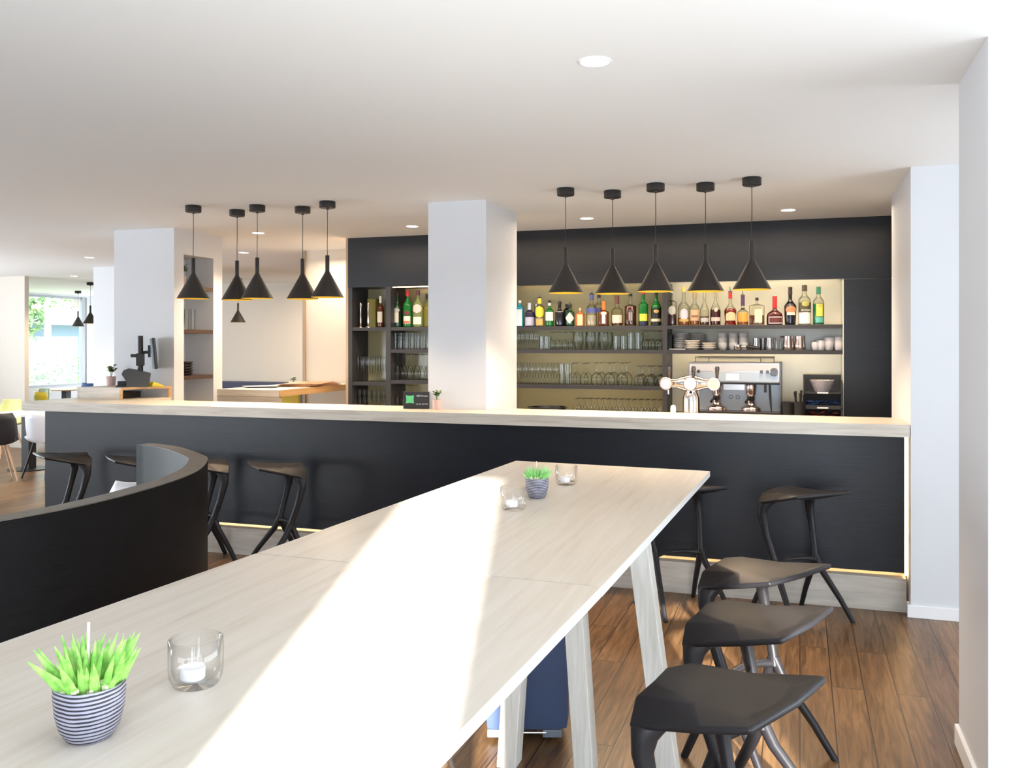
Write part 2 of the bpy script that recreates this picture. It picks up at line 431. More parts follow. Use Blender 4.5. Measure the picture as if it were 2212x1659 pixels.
for (x, y), lb in list(zip(PR, labsR)) + list(zip(PL, labsL)) + [((-8.75, 12.3), 'small distant black funnel pendant hanging in the lounge below the left pendants'),
        ((-11.75, 12.28), 'distant black funnel pendant beside the dining window frame'), ((-13.9, 14.2), 'distant grey funnel pendant hanging before the bright dining window')]:
    if p0 is None: p0 = pendant('pendant_lamp', lb, (x, y, CH), group='black funnel pendants')
    else: dup(p0, (x, y, CH), label=lb)

# ------------------------------------------------------------------ back bar shelving
SY = 7.95; BKY = 8.29
def shelf(parent, x0, x1, ztop, th=.034):
    s_ = MB().box((x0, SY, ztop - .018), (x1, BKY, ztop)).box((x0, SY, ztop - th), (x1, SY + .012, ztop - .017)).build('shelf', M['shelf'], parent)
    return s_
def under_led(parent, x0, x1, z, w=.004, m='led'):
    MB().box((x0, SY + .016, z - .006), (x1, SY + .016 + w, z)).build('led_strip', M[m], parent)
rb = thing('back_bar_shelving', 'dark back bar shelf unit with lit bays right of the white column', 'shelving')
fa = MB().box((-2.75, SY - .01, 2.20), (2.0, SY + .01, CH - .001)).box((-2.75, SY + .01, 2.225), (2.0, BKY, CH - .001)).build('back_bar_upper_cabinet', M['dark'])
tag(fa, 'wide dark upper cabinet front above the lit bottle shelves', 'cabinet')
MB().box((-2.75, BKY, .98), (-1.165, BKY + .02, 2.22)).build('back_panel', M['olive'], rb)
MB().box((-1.165, BKY, .98), (.352, BKY + .02, 2.22)).build('back_panel', M['cream'], rb)
MB().box((-1.175, SY - .005, .98), (-1.135, BKY, 2.2)).build('divider', M['shelf'], rb)
MB().box((-2.77, SY, .98), (-2.75, BKY, 2.2)).build('divider', M['shelf'], rb)
MB().box((.345, SY, .98), (.352, BKY, 2.2)).build('side_lining', M['cream'], rb)
Z1, Z2, Z3 = 1.812, 1.592, 1.262
shelf(rb, -2.75, -1.175, Z1); shelf(rb, -2.75, -1.175, Z2); shelf(rb, -2.75, -1.175, Z3)
shelf(rb, -1.135, .345, Z1); shelf(rb, -1.135, .345, Z2)
under_led(rb, -1.12, .33, 2.224, .008, 'ledb'); under_led(rb, -2.70, -1.19, 2.224)
under_led(rb, -1.12, .33, Z2 - .018, .006, 'ledb')
for zz in (Z2, Z3): under_led(rb, -2.70, -1.19, zz - .018, .003)
tc_ = thing('tall_cupboard', 'tall dark cupboard door at right end of the back bar', 'cupboard')
MB().box((.354, SY, 0), (2.0, BKY, 2.19)).build('body', M['shelf'], tc_)
MB().box((.356, SY - .02, 0), (.95, SY, 2.188)).build('door', M['dark'], tc_)
MB().box((.953, SY - .02, 0), (2.0, SY, 2.188)).build('door', M['dark'], tc_)
bw = MB().box((-4.28, 7.62, .94), (.35, BKY, .978)).build('back_worktop', M['steel'])
tag(bw, 'steel worktop beneath the back bar shelves', 'worktop')
tag(MB().box((-4.28, 7.66, 0), (.35, BKY, .94)).build('back_bar_base_cabinet', M['shelf']), 'dark base cabinet under the back bar worktop', 'cabinet')

lb_ = thing('back_bar_shelving', 'dark back bar shelf unit with oak edge left of the white column', 'shelving')
MB().box((-4.345, SY - .01, 2.215), (-2.78, BKY, CH - .001)).build('upper_panel', M['dark'], lb_)
MB().box((-4.375, SY, .0), (-4.345, BKY, CH - .001)).build('oak_side_panel', M['oakedge'], lb_)
MB().box((-4.345, SY - .005, .98), (-4.30, BKY, 2.215)).build('divider', M['shelf'], lb_)
MB().box((-3.925, SY - .005, .98), (-3.872, BKY, 2.215)).build('divider', M['shelf'], lb_)
MB().box((-4.30, BKY, .98), (-2.78, BKY + .02, 2.215)).build('back_panel', M['olive'], lb_)
shelf(lb_, -4.30, -3.925, 1.812); shelf(lb_, -3.872, -2.80, 1.812)
shelf(lb_, -4.30, -3.925, 1.262); shelf(lb_, -3.872, -2.80, 1.592); shelf(lb_, -3.872, -2.80, 1.285)
MB().box((-3.86, SY + .016, 2.206), (-2.85, SY + .019, 2.214)).build('led_strip', M['led'], lb_)
MB().box((-4.385, SY + .05, .9), (-4.378, SY + .06, CH - .03)).build('led_strip', M['led'], lb_)

# ------------------------------------------------------------------ bottles
def gm(name, c, a=.12, rough=.04):
    """coloured bottle glass or liquid: part absorbing, part glossy"""
    m = bpy.data.materials.new(name); m.use_nodes = True
    nt = m.node_tree; N = nt.nodes; L = nt.links
    b = N['Principled BSDF']; b.inputs['Base Color'].default_value = (*c, 1); b.inputs['Roughness'].default_value = rough
    b.inputs['Specular IOR Level'].default_value = .6
    t = N.new('ShaderNodeBsdfTransparent'); t.inputs['Color'].default_value = (*[min(1, k * 1.5 + .05) for k in c], 1)
    mx = N.new('ShaderNodeMixShader'); mx.inputs[0].default_value = 1 - a
    L.new(t.outputs[0], mx.inputs[1]); L.new(b.outputs[0], mx.inputs[2]); L.new(mx.outputs[0], N['Material Output'].inputs[0])
    return m
G = dict(clear=thin_glass('bottle_clear_glass', (.92, .92, .86), dark=.2, edge=.55), blue=gm('turquoise_glass', (.02, .30, .42), .3),
    green=gm('green_glass', (.015, .20, .04), .35), dgreen=gm('dark_green_glass', (.01, .05, .025), .15), black=gm('black_glass', (.008, .008, .014), .0),
    amber=gm('amber_liquid', (.42, .13, .02), .35), red=gm('red_liquid', (.24, .012, .012), .25), dred=gm('dark_red_liquid', (.075, .012, .015), .2),
    orange=gm('orange_liquid', (.70, .20, .06), .35), brown=gm('brown_liquid', (.12, .035, .012), .2), violet=gm('dark_violet_glass', (.04, .035, .08), .2),
    teal=gm('teal_green_liquid', (.01, .18, .09), .2), pale=gm('pale_liquid', (.60, .56, .48), .5), olive=gm('olive_glass', (.26, .24, .05), .5),
    paleg=gm('pale_green_glass', (.35, .42, .20), .6))
C = {}
def col(c, rough=.45, metal=0):
    k = (c, rough, metal)
    if k not in C: C[k] = mat('label_colour_%d' % (len(C) + 1), c, rough, metal)
    return C[k]
WH = (.72, .72, .70); CR = (.66, .58, .42); YE = (.75, .62, .06); GO = (.62, .40, .12); RD = (.45, .02, .02); BK = (.012, .012, .014); SV = (.6, .6, .62)
NV = (.06, .08, .26); LV = (.50, .50, .66); PU = (.07, .03, .10); OR = (.75, .18, .03); TN = (.62, .42, .26); GR = (.02, .16, .09); PK = (.72, .5, .46)

def curved_patch(mb, w, z0, z1, span, r, shape='rect', p=2.0, sx=1, sy=1, off=.0012, ang=-PI / 2, n=14):
    """label wrapped on the bottle body around direction ang"""
    rows = 9; grid = []
    for j in range(rows):
        v = j / (rows - 1); z = z0 + (z1 - z0) * v; row = []
        if shape == 'round': k = math.sqrt(max(0, 1 - (2 * v - 1) ** 2)) * .98 + .02
        elif shape == 'diamond': k = max(.02, 1 - abs(2 * v - 1))
        elif shape == 'arch': k = 1 if v < .6 else math.sqrt(max(.02, 1 - ((v - .6) / .4) ** 2))
        elif shape == 'shield': k = .55 + .45 * v if v < .8 else 1.0
        else: k = 1
        for i in range(n + 1):
            a = ang + span * k * (i / n - .5)
            ca, sa = math.cos(a), math.sin(a)
            q = 1.0 if p == 2 else (abs(ca) ** p + abs(sa) ** p) ** (-1 / p)
            rr = (r + off) * q
            row.append(mb.b.verts.new((rr * ca * sx, rr * sa * sy, z)))
        grid.append(row)
    for a, b2 in zip(grid, grid[1:]):
        for i in range(n): mb.b.faces.new((a[i], a[i + 1], b2[i + 1], b2[i]))
    return mb

def bottle(label, pos, W, H, glass='clear', sh=.6, ne=.74, nk=.15, cap=(BK, .90), labels=(), pour=False, liquid=None, p=2.0, sy=1.0, belly=None, neck2=None, rz=0, group=None, bw=1.0):
    """pos: centre of the base; W,H: width and height; sh/ne: where shoulder starts/ends; nk: neck half width / width"""
    t = thing('bottle', label, 'bottle', pos, rz, group)
    R = W / 2; nr = W * nk
    if pour: H2 = H * .86
    else: H2 = H
    pr = [(0, .002), (R * .86 * bw, 0), (R * .97 * bw, H2 * .02)]
    if belly:
        for zf, rf in belly: pr.append((R * rf, H2 * zf))
    else: pr += [(R * bw, H2 * .05), (R, H2 * sh)]
    r0 = pr[-1][0]
    for i in range(1, 7):
        u = i / 6; pr.append((nr + (r0 - nr) * (.5 + .5 * math.cos(PI * u)), H2 * (sh + (ne - sh) * u)))
    cz = cap[1]
    pr.append((nr * (neck2 or .92), H2 * cz))
    pr.append((nr * .9, H2 * .995)); pr.append((0, H2 * .995))
    MB().lathe(pr, 28, p=p, sy=sy).build('glass_body', G[glass], t, smooth=50)
    if liquid:
        lq, lv = liquid
        pl = [(0, .006)]
        for r, z in pr[1:]:
            if z < H2 * lv: pl.append((r * .93, max(z, .006)))
            else:
                a, za = pl[-1]; pl.append((r * .93, z)) if False else None
                k = (H2 * lv - za) / max(1e-6, z - za); pl.append((a + (r * .93 - a) * k, H2 * lv)); break
        pl.append((0, H2 * lv))
        MB().lathe(pl, 24, p=p, sy=sy).build('liquid', G[lq], t, smooth=50)
    cr = nr * 1.12
    MB().lathe([(0, H2 * cz), (cr, H2 * cz), (cr * .97, H2 * 1.0), (cr * .8, H2 * 1.004), (0, H2 * 1.004)], 18).build('cap', col(cap[0], .35, 1 if cap[0] == SV else 0), t, smooth=50)
    prev = None
    for lab in labels:
        (z0, z1), c, span = lab[:3]; shp = lab[3] if len(lab) > 3 else 'rect'
        z0 *= H2; z1 *= H2
        nm = lab[4] if len(lab) > 4 else 'label'
        of = lab[5] if len(lab) > 5 else .0012
        zm = (z0 + z1) / 2; rr = R
        for (ra, za), (rb2, zb) in zip(pr, pr[1:]):
            if za <= z0 <= zb or za <= z1 <= zb or (z0 <= za <= z1): rr = max(rr if zm > H2 * .3 and False else 0, ra, rb2) if zm > H2 * sh else R
        curved_patch(MB2 := MB(), W, z0, z1, math.radians(span), rr, shp, p=p, sy=sy, off=of, ang=-PI / 2 + .18)
        lo_ = MB2.build(nm, col(c), prev if (prev and of > .0015) else t, smooth=True)
        if of <= .0015: prev = lo_
    if pour:
        MB().lathe([(0, H2), (nr * 1.25, H2), (nr * 1.35, H2 + .006), (nr * .5, H2 + .012), (.003, H2 + .016), (0, H2 + .016)], 14).tube([(0, 0, H2 + .01), (0, 0, H2 + .022), (-.004, -.006, H * 1.0)], [.004, .004, .003], 8).build('pourer', col((.25, .25, .26), .3, 1), t, smooth=50)
    return t

BYY = 8.07
def B(label, u, w, H, **k):
    """u = (x,y,z) foot of the bottle"""
    x = u[0]; return bottle(label, (x, BYY + k.pop('dy', 0), Z1), w, H, **k)
Wp = 1 / 238.
B('square turquoise gin bottle with pale label, leftmost beside the white column', (-2.562, 8.07, 1.819), 20 * Wp, .252, glass='blue', sh=.70, ne=.86, nk=.16, cap=(WH, .90), p=4, labels=[((.03, .66), (.60, .70, .76), 62)])
B('violet bottle with tall silver cap and lavender label', (-2.464, 8.07, 1.819), 20 * Wp, .226, glass='violet', sh=.58, ne=.70, nk=.27, cap=(SV, .71), labels=[((.04, .40), LV, 150)])
B('violet bottle with silver cap half hidden behind the front one', (-2.427, 8.07, 1.818), 19 * Wp, .222, glass='violet', sh=.58, ne=.70, nk=.2, cap=(SV, .72), dy=.10, labels=[((.04, .4), LV, 140)])
B('clear gin bottle with round yellow label and yellow neck', (-2.363, 8.07, 1.818), 21 * Wp, .315, sh=.66, ne=.78, nk=.20, cap=(YE, .80), pour=True, labels=[((.30, .72), YE, 130, 'round'), ((.04, .26), GO, 90)], liquid=('pale', .3))
B('green gin bottle with white label and red seal', (-2.266, 8.07, 1.817), 19 * Wp, .248, glass='green', sh=.58, ne=.74, nk=.17, cap=(BK, .92), labels=[((.22, .55), WH, 130), ((.60, .74), RD, 60, 'round', 'seal'), ((.80, .9), WH, 200, 'rect', 'neck_band')])
B('black bottle with thin white label line and pourer', (-2.166, 8.07, 1.817), 21 * Wp, .265, glass='black', sh=.56, ne=.74, nk=.17, cap=(BK, .9), pour=True, labels=[((.60, .635), WH, 130)])
B('tall black bottle half hidden behind the pourer bottle', (-2.121, 8.07, 1.817), 17 * Wp, .215, glass='black', sh=.7, ne=.85, nk=.2, cap=(BK, .9), dy=.10)
B('dark green bottle with white diamond label', (-2.066, 8.07, 1.816), 21 * Wp, .235, glass='dgreen', sh=.62, ne=.78, nk=.17, cap=(BK, .88), pour=True, labels=[((.12, .64), (.60, .59, .56), 130, 'diamond')])
B('small orange square bottle with peach label', (-1.968, 8.07, 1.816), 18 * Wp, .172, glass='orange', sh=.66, ne=.78, nk=.13, cap=(TN, .85), p=4, labels=[((.04, .64), (.75, .50, .30), 66)])
B('clear vodka bottle with broad blue band and pourer', (-1.856, 8.07, 1.815), 24 * Wp, .345, sh=.56, ne=.74, nk=.17, cap=(NV, .84), pour=True, labels=[((.42, .57), NV, 150)], liquid=('pale', .35))
B('clear vodka bottle with purple cap behind the blue banded one', (-1.812, 8.07, 1.815), 22 * Wp, .30, sh=.62, ne=.78, nk=.17, cap=(PU, .9), dy=.11, labels=[((.45, .58), NV, 150)])
B('square amber liqueur bottle with orange neck and white ribbon label', (-1.741, 8.07, 1.814), 23 * Wp, .232, glass='brown', sh=.56, ne=.66, nk=.17, cap=(OR, .66), p=3.5, labels=[((.10, .50), (.72, .66, .66), 34), ((.44, .58), (.70, .45, .42), 60, 'round', 'seal', .002)])
B('clear bourbon bottle with brown neck and white print', (-1.615, 8.07, 1.813), 25 * Wp, .282, sh=.50, ne=.66, nk=.17, cap=((.12, .04, .03), .72), labels=[((.10, .36), (.66, .5, .42), 110)], liquid=('brown', .16))
B('dark red rum bottle with clear neck and black cap', (-1.489, 8.07, 1.813), 26 * Wp, .298, sh=.60, ne=.68, nk=.15, cap=(BK, .92), liquid=('dred', .62), labels=[((.16, .42), (.55, .5, .5), 34), ((.16, .5), (.07, .07, .07), 30, 'rect', 'label')])
B('green whisky bottle with red cap and yellow label', (-1.369, 8.07, 1.812), 21 * Wp, .322, glass='green', sh=.60, ne=.70, nk=.18, cap=(RD, .90), labels=[((.14, .34), YE, 100), ((0.01, .12), (.015, .02, .05), 359, 'rect', 'foot_band')])
B('green single malt bottle with long black label', (-1.252, 8.07, 1.811), 22 * Wp, .322, glass='green', sh=.50, ne=.78, nk=.15, cap=(BK, .88), labels=[((.02, .50), BK, 200), ((.12, .20), CR, 140, 'rect', 'label', .002), ((.36, .46), GO, 60, 'round', 'emblem', .002)])
B('faceted clear bottle with white oval label and red liquid', (-1.111, 8.07, 1.81), 21 * Wp, .322, sh=.66, ne=.74, nk=.13, cap=(WH, .93), labels=[((.30, .56), (.60, .58, .52), 80, 'round')], liquid=('dred', .32), p=3)
B('amber liqueur bottle with long yellow neck foil', (-1.002, 8.07, 1.81), 25 * Wp, .352, sh=.46, ne=.66, nk=.16, cap=(GO, .87), labels=[((.12, .44), (.62, .62, .72), 80, 'round'), ((.10, .17), GO, 100, 'rect', 'label', .002)], liquid=('amber', .2))
B('bourbon bottle with tan label', (-0.905, 8.07, 1.809), 20 * Wp, .308, sh=.52, ne=.68, nk=.19, cap=((.30, .22, .13), .80), labels=[((.14, .46), TN, 140), ((.24, .30), (.3, .13, .07), 80, 'rect', 'emblem', .002)], liquid=('amber', .14))
B('clear brandy bottle with silver capsule and silver label', (-0.818, 8.07, 1.808), 20 * Wp, .312, sh=.38, ne=.72, nk=.16, cap=((.35, .3, .2), .78), labels=[((.10, .22), (.5, .47, .45), 110)], liquid=('brown', .26))
B('dark cognac bottle with round silver seal', (-0.721, 8.07, 1.808), 22 * Wp, .316, sh=.40, ne=.72, nk=.14, cap=((.35, .3, .2), .80), liquid=('dred', .45), labels=[((.12, .23), (.62, .5, .45), 110), ((.38, .47), (.6, .58, .55), 40, 'round', 'seal')])
B('broad cognac bottle with red neck and cream label', (-0.591, 8.07, 1.807), 26 * Wp, .345, sh=.42, ne=.68, nk=.13, cap=(RD, .80), pour=True, liquid=('red', .50), belly=[(.1, .86), (.42, 1.0)], labels=[((.14, .40), (.68, .48, .30), 100, 'arch')])
B('rounded liqueur bottle with long purple neck and orange label', (-0.483, 8.07, 1.806), 23 * Wp, .305, sh=.42, ne=.58, nk=.16, cap=(PU, .66), pour=True, liquid=('amber', .40), labels=[((.12, .42), (.65, .30, .06), 140), ((.53, .58), BK, 359, 'rect', 'neck_band')])
B('square amaretto flask with wide flat black stopper', (-0.362, 8.07, 1.806), 31 * Wp, .243, sh=.70, ne=.78, nk=.10, cap=(BK, .895), p=6, sy=.5, liquid=('brown', .36), labels=[((.10, .58), (.62, .56, .40), 50)])
B('squat red sealed liqueur bottle with wide round shoulders', (-0.211, 8.07, 1.805), 33 * Wp, .254, glass='dred', sh=.36, ne=.56, nk=.13, cap=(RD, .58), belly=[(.1, 1.0), (.28, 1.0), (.34, .95)], labels=[((.05, .29), (.7, .62, .6), 110), ((.08, .26), (.10, .02, .02), 98, 'rect', 'label', .002), ((.26, .60), RD, 34, 'rect', 'ribbon', .0025)], sy=.6)
B('dark brown cream liqueur bottle with tan emblem', (-0.081, 8.07, 1.804), 25 * Wp, .330, glass='black', sh=.48, ne=.68, nk=.155, cap=((.03, .015, .012), .80), bw=.88, labels=[((.30, .50), (.45, .20, .10), 110, 'round'), ((.26, .33), (.6, .55, .48), 80, 'rect', 'print', .002)])
b24 = B('clear coconut liqueur bottle with white and black label', (0.038, 8.07, 1.803), 24.5 * Wp, .345, sh=.62, ne=.78, nk=.19, cap=((.05, .04, .03), .85), labels=[((.03, .32), (.74, .72, .72), 150), ((.30, .56), (.06, .06, .03), 150, 'rect', 'label'), ((.46, .60), (.35, .32, .10), 70, 'round', 'emblem', .002)], liquid=('pale', .5))
text_mesh('lettering', 'BATIDA', .021, M['whiteg'], b24, (.010, -.055, .120), (PI / 2, 0, .18), align='CENTER')
B('green liqueur bottle with yellow label and green neck, last on the right', (0.153, 8.07, 1.802), 22 * Wp, .328, sh=.60, ne=.78, nk=.18, cap=(GR, .81), liquid=('teal', .56), labels=[((.22, .55), (.72, .66, .10), 70), ((.46, .55), (.75, .42, .12), 50, 'rect', 'label', .002), ((.06, .20), (.10, .40, .36), 80)])

# left unit bottles
def BL(label, u, w, H, **k):
    return bottle(label, (u[0], BYY + k.pop('dy', 0), 1.812), w, H, **k)
Wl = 1 / 215.
BL('dark wine bottle with cream label in the narrow left bay', (-4.046, 8.07, 1.819), 15.5 * Wl, .320, glass='brown', sh=.60, ne=.78, nk=.17, cap=(WH, .78), labels=[((.16, .50), (.66, .62, .55), 90)])
BL('black vermouth bottle with ornate white label', (-3.86, 8.07, 1.818), 17 * Wl, .345, glass='dgreen', sh=.55, ne=.76, nk=.17, cap=(BK, .9), labels=[((.14, .44), (.55, .55, .5), 70), ((.44, .56), (.4, .42, .42), 100, 'round', 'emblem', .002)])
BL('dark bottle half hidden behind the vermouth bottle', (-3.804, 8.07, 1.818), 17 * Wl, .325, glass='dgreen', sh=.55, ne=.76, nk=.17, cap=(BK, .9), dy=.11)
BL('green vermouth bottle with red cap', (-3.743, 8.07, 1.817), 21 * Wl, .370, glass='green', sh=.58, ne=.78, nk=.16, cap=(RD, .84), labels=[((.10, .30), (.70, .62, .58), 90), ((.11, .17), (.55, .12, .05), 80, 'rect', 'label', .002), ((.34, .44), (.15, .02, .03), 80, 'round', 'emblem')])
BL('pale green vermouth bottle with round pink label', (-3.631, 8.07, 1.817), 23 * Wl, .370, glass='paleg', sh=.58, ne=.78, nk=.16, cap=((.12, .04, .06), .86), labels=[((.08, .28), (.66, .66, .58), 100), ((.38, .62), (.68, .48, .46), 110, 'round')])
BL('olive green bottle beside the white column edge', (-3.556, 8.07, 1.816), 21 * Wl, .33, glass='olive', sh=.55, ne=.75, nk=.16, cap=(BK, .85), dy=.06)
vs = thing('glass_vase', 'tall square olive glass vase in the narrow left bay', 'vase', ((-4.145, 8.1, 1.82)[0], 8.1, 1.812))
MB().lathe([(0, 0), (.05, 0), (.052, .29), (.047, .29), (.046, .006), (0, .006)], 24, p=6).build('vase_body', G['olive'], vs, smooth=50)
for u_, nm in (((-4.266, 8.05, 1.82), 'slim chrome bottle cooler tube, left one of the pair'), ((-4.177, 8.05, 1.82), 'slim chrome bottle cooler tube, right one of the pair')):
    c_ = thing('chrome_tube', nm, 'bar tool', (u_[0], 8.06, 1.812), group='chrome tubes in the left bay')
    MB().lathe([(0, 0), (.026, 0), (.024, .01), (.010, .022), (.013, .04), (.016, .07), (.011, .13), (.012, .19), (.016, .24), (.012, .252), (0, .253)], 18).build('tube_body', M['copper'], c_, smooth=True)

# ------------------------------------------------------------------ glasses
def glass_obj(kind, H, W):
    """one glass, standing at the origin; kinds: wine (inverted), tumbler, tulip, flute, round"""
    R = W / 2; t = .0018
    P = dict(
        wine_inv=[(R * .74, 0), (R * .92, H * .12), (R, H * .26), (R * .86, H * .42), (R * .42, H * .53), (R * .12, H * .57), (R * .10, H * .8), (R * .14, H * .94), (R * .82, H * .985), (R * .82, H)],
        tumbler=[(0, .004), (R * .8, .004), (R * .86, 0), (R * .88, .01), (R, H), (R * .95, H), (R * .84, .012)],
        tulip=[(0, .003), (R * .75, 0), (R * .8, .006), (R * .2, .02), (R * .2, H * .22), (R * .7, H * .36), (R, H * .58), (R * .9, H * .85), (R * .78, H), (R * .74, H)],
        flute=[(0, .003), (R * .9, 0), (R * .9, .006), (R * .16, .016), (R * .14, H * .2), (R * .55, H * .34), (R * .8, H * .6), (R * .9, H * .9), (R * .8, H), (R * .76, H)],
        mug=[(0, .004), (R * .55, .004), (R * .60, 0), (R * .62, .014), (R * .92, H * .3), (R, H * .55), (R * .93, H * .8), (R * .80, H), (R * .76, H), (R * .88, H * .55), (R * .5, .016)])
    m = MB().lathe(P[kind], 16)
    o = m.build(dict(wine_inv='wine_glass', tumbler='tumbler', tulip='beer_glass', flute='champagne_flute', mug='beer_glass')[kind], M['glass'], smooth=60)
    return o
def row(kind, H, W, u0, u1, n, z, lab, grp, cat='glass', rows=2, y0=8.04, dy=None, yoff=.0):
    x0 = u0; x1 = u1; proto = None; dy = dy or W * 1.05
    for r in range(rows):
        for i in range(n):
            x = x0 + (x1 - x0) * (i / (n - 1) if n > 1 else 0) + (r % 2) * W * .18
            y = y0 + r * dy
            if proto is None:
                proto = glass_obj(kind, H, W); o = proto
            else:
                o = proto.copy(); COL.objects.link(o)
            o.location = (x, y, z); o.rotation_euler.z = random.uniform(0, 6)
            tag(o, lab, cat, grp)
x_ = lambda t: t[0]
# right unit, middle shelf
row('tulip', .172, .044, x_((-2.567, 8.04, 1.592)), x_((-2.391, 8.04, 1.593)), 5, Z2, 'slim stemmed glass on the middle shelf right next to the white column', 'slim glasses beside the column, middle shelf')
row('tumbler', .125, .046, x_((-2.335, 8.04, 1.593)), x_((-2.285, 8.04, 1.593)), 2, Z2, 'short clear glass in the low cluster on the middle shelf', 'short glasses, middle shelf')
row('wine_inv', .17, .052, x_((-2.235, 8.04, 1.593)), x_((-2.054, 8.04, 1.593)), 4, Z2, 'upturned stemmed glass before the round beer glasses, middle shelf', 'upturned glasses, middle shelf')
row('mug', .165, .108, x_((-1.978, 8.04, 1.594)), x_((-1.739, 8.04, 1.594)), 3, Z2, 'large round beer glass in the row of three, middle shelf', 'round beer glasses, middle shelf')
row('tumbler', .128, .058, x_((-1.622, 8.04, 1.594)), x_((-1.552, 8.04, 1.594)), 2, Z2, 'ribbed tumbler right of the round beer glasses, middle shelf', 'ribbed tumblers, middle shelf')
row('tumbler', .158, .062, x_((-1.483, 8.04, 1.595)), x_((-1.415, 8.04, 1.595)), 2, Z2, 'tall ribbed tumbler on the middle shelf next to the upturned glasses', 'tall tumblers, middle shelf')
row('wine_inv', .178, .072, x_((-1.347, 8.04, 1.595)), x_((-1.228, 8.04, 1.595)), 3, Z2, 'upturned stemmed glass at the right end of the middle shelf', 'upturned glasses by the divider, middle shelf')
# right unit, lower shelf
row('tulip', .205, .056, x_((-2.557, 8.04, 1.259)), x_((-2.199, 8.04, 1.264)), 7, Z3, 'tall tulip beer glass in the dense left cluster, lower shelf', 'tulip beer glasses, lower shelf')
row('tumbler', .195, .052, x_((-2.14, 8.04, 1.265)), x_((-2.086, 8.04, 1.266)), 2, Z3, 'straight tall tumbler beside the tulip beer glasses, lower shelf', 'straight tall tumblers, lower shelf')
row('wine_inv', .21, .082, x_((-2.027, 8.04, 1.267)), x_((-1.92, 8.04, 1.268)), 2, Z3, 'upturned glass with reddish print, lower shelf', 'printed upturned glasses, lower shelf')
row('wine_inv', .215, .112, x_((-1.801, 8.04, 1.27)), x_((-1.561, 8.04, 1.274)), 3, Z3, 'large upturned wine glass in the middle of the lower shelf', 'large upturned wine glasses, lower shelf')
row('wine_inv', .185, .098, x_((-1.406, 8.04, 1.276)), x_((-1.22, 8.04, 1.279)), 3, Z3, 'upturned goblet beside the dark divider, lower shelf', 'upturned goblets, lower shelf', rows=3, dy=.085)
row('wine_inv', .165, .056, x_((-1.972, 7.98, 1.011)), x_((-1.206, 7.98, 1.03)), 14, .979, 'small upturned glass in the dense rows on the back worktop', 'small glasses on the back worktop', rows=3, y0=7.94)
# left unit
row('tumbler', .165, .052, x_((-3.866, 8.04, 1.589)), x_((-3.552, 8.04, 1.59)), 6, 1.592, 'clear tumbler in the rows below the vermouth bottles', 'tumblers below the vermouth bottles')
row('wine_inv', .265, .068, x_((-3.841, 8.04, 1.273)), x_((-3.557, 8.04, 1.277)), 5, 1.285, 'long stemmed upturned wine glass above the black card, left unit', 'long stemmed wine glasses, left unit')
row('wine_inv', .26, .068, x_((-3.841, 8.04, 1.008)), x_((-3.683, 8.04, 1.012)), 3, .979, 'upturned wine glass behind the black menu card', 'wine glasses behind the menu card')
row('flute', .255, .048, x_((-4.282, 8.04, 1.253)), x_((-3.99, 8.04, 1.257)), 6, 1.262, 'champagne flute in the narrow left bay', 'champagne flutes, narrow left bay')
row('tulip', .20, .048, x_((-4.314, 8.04, 0.998)), x_((-3.99, 8.04, 1.005)), 7, .979, 'rounded glass at the bottom of the narrow left bay', 'rounded glasses, narrow left bay')

# ------------------------------------------------------------------ crockery on the right bay
def plate(W, m, name='plate', h=.014):
    return MB().lathe([(0, .002), (W * .3, 0), (W * .32, .004), (W * .5, h), (W * .49, h + .003), (W * .3, .007), (0, .007)], 28).build(name, m, smooth=60)
def stack(x, y, z, W, n, m, step, lab, grp, name='plate', cat='plate', h=.014):
    pr0 = None
    for i in range(n):
        where = ', topmost' if i == n - 1 else (', lowest' if i == 0 else ', number %s from the bottom' % ['zero', 'one', 'two', 'three', 'four', 'five', 'six', 'seven', 'eight'][i + 1])
        if pr0 is None: o = pr0 = plate(W, m, name, h)
        else: o = pr0.copy(); COL.objects.link(o)
        o.location = (x, y, z + i * step); tag(o, lab + where, cat, grp)
tr = MB().box((-.075, -.10, 0), (.075, .10, .012)).build('tray', M['porc'], loc=((-1.052, 8.1, 1.595)[0] , 8.10, Z2), bevel=.003)
tag(tr, 'grey tray under the tall grey bowl stack', 'tray')
stack((-1.039, 8.1, 1.595)[0], 8.10, Z2 + .012, .125, 8, M['porc'], .0165, 'grey bowl in the tall stack by the divider', 'grey bowl stack', 'bowl', 'bowl', .022)
stack((-0.888, 8.16, 1.595)[0], 8.18, Z2, .165, 8, M['porc'], .0175, 'grey plate in the stack behind the cream dishes', 'grey plate stack', h=.02)
stack((-0.923, 8.03, 1.596)[0], 8.03, Z2, .14, 4, M['porcw'], .020, 'cream dish in the taller cream stack', 'cream dish stack', 'dish', 'dish', .022)
stack((-0.776, 8.03, 1.596)[0], 8.03, Z2, .13, 3, M['porcw'], .020, 'cream dish in the lower cream stack', 'low cream dish stack', 'dish', 'dish', .022)
tag(MB().box((-.02, 0, 0), (.02, .15, .135)).build('black_box', M['black'], loc=((-1.131, 8.1, 1.595)[0], 8.08, Z2)), 'slim black box against the dark divider', 'box')
def cup_mesh(name, m, W, H, handle, parent_t):
    MB().lathe([(0, .003), (W * .32, .0), (W * .36, .004), (W * .5, H * .55), (W * .5, H), (W * .47, H), (W * .46, H * .5), (W * .3, .008), (0, .008)], 20).build('cup_body', m, parent_t, smooth=50)
    if handle: MB().tube([(W * .46, 0, H * .8), (W * .72, 0, H * .75), (W * .74, 0, H * .4), (W * .44, 0, H * .28)], .0045, 8).build('handle', m, parent_t, smooth=True)
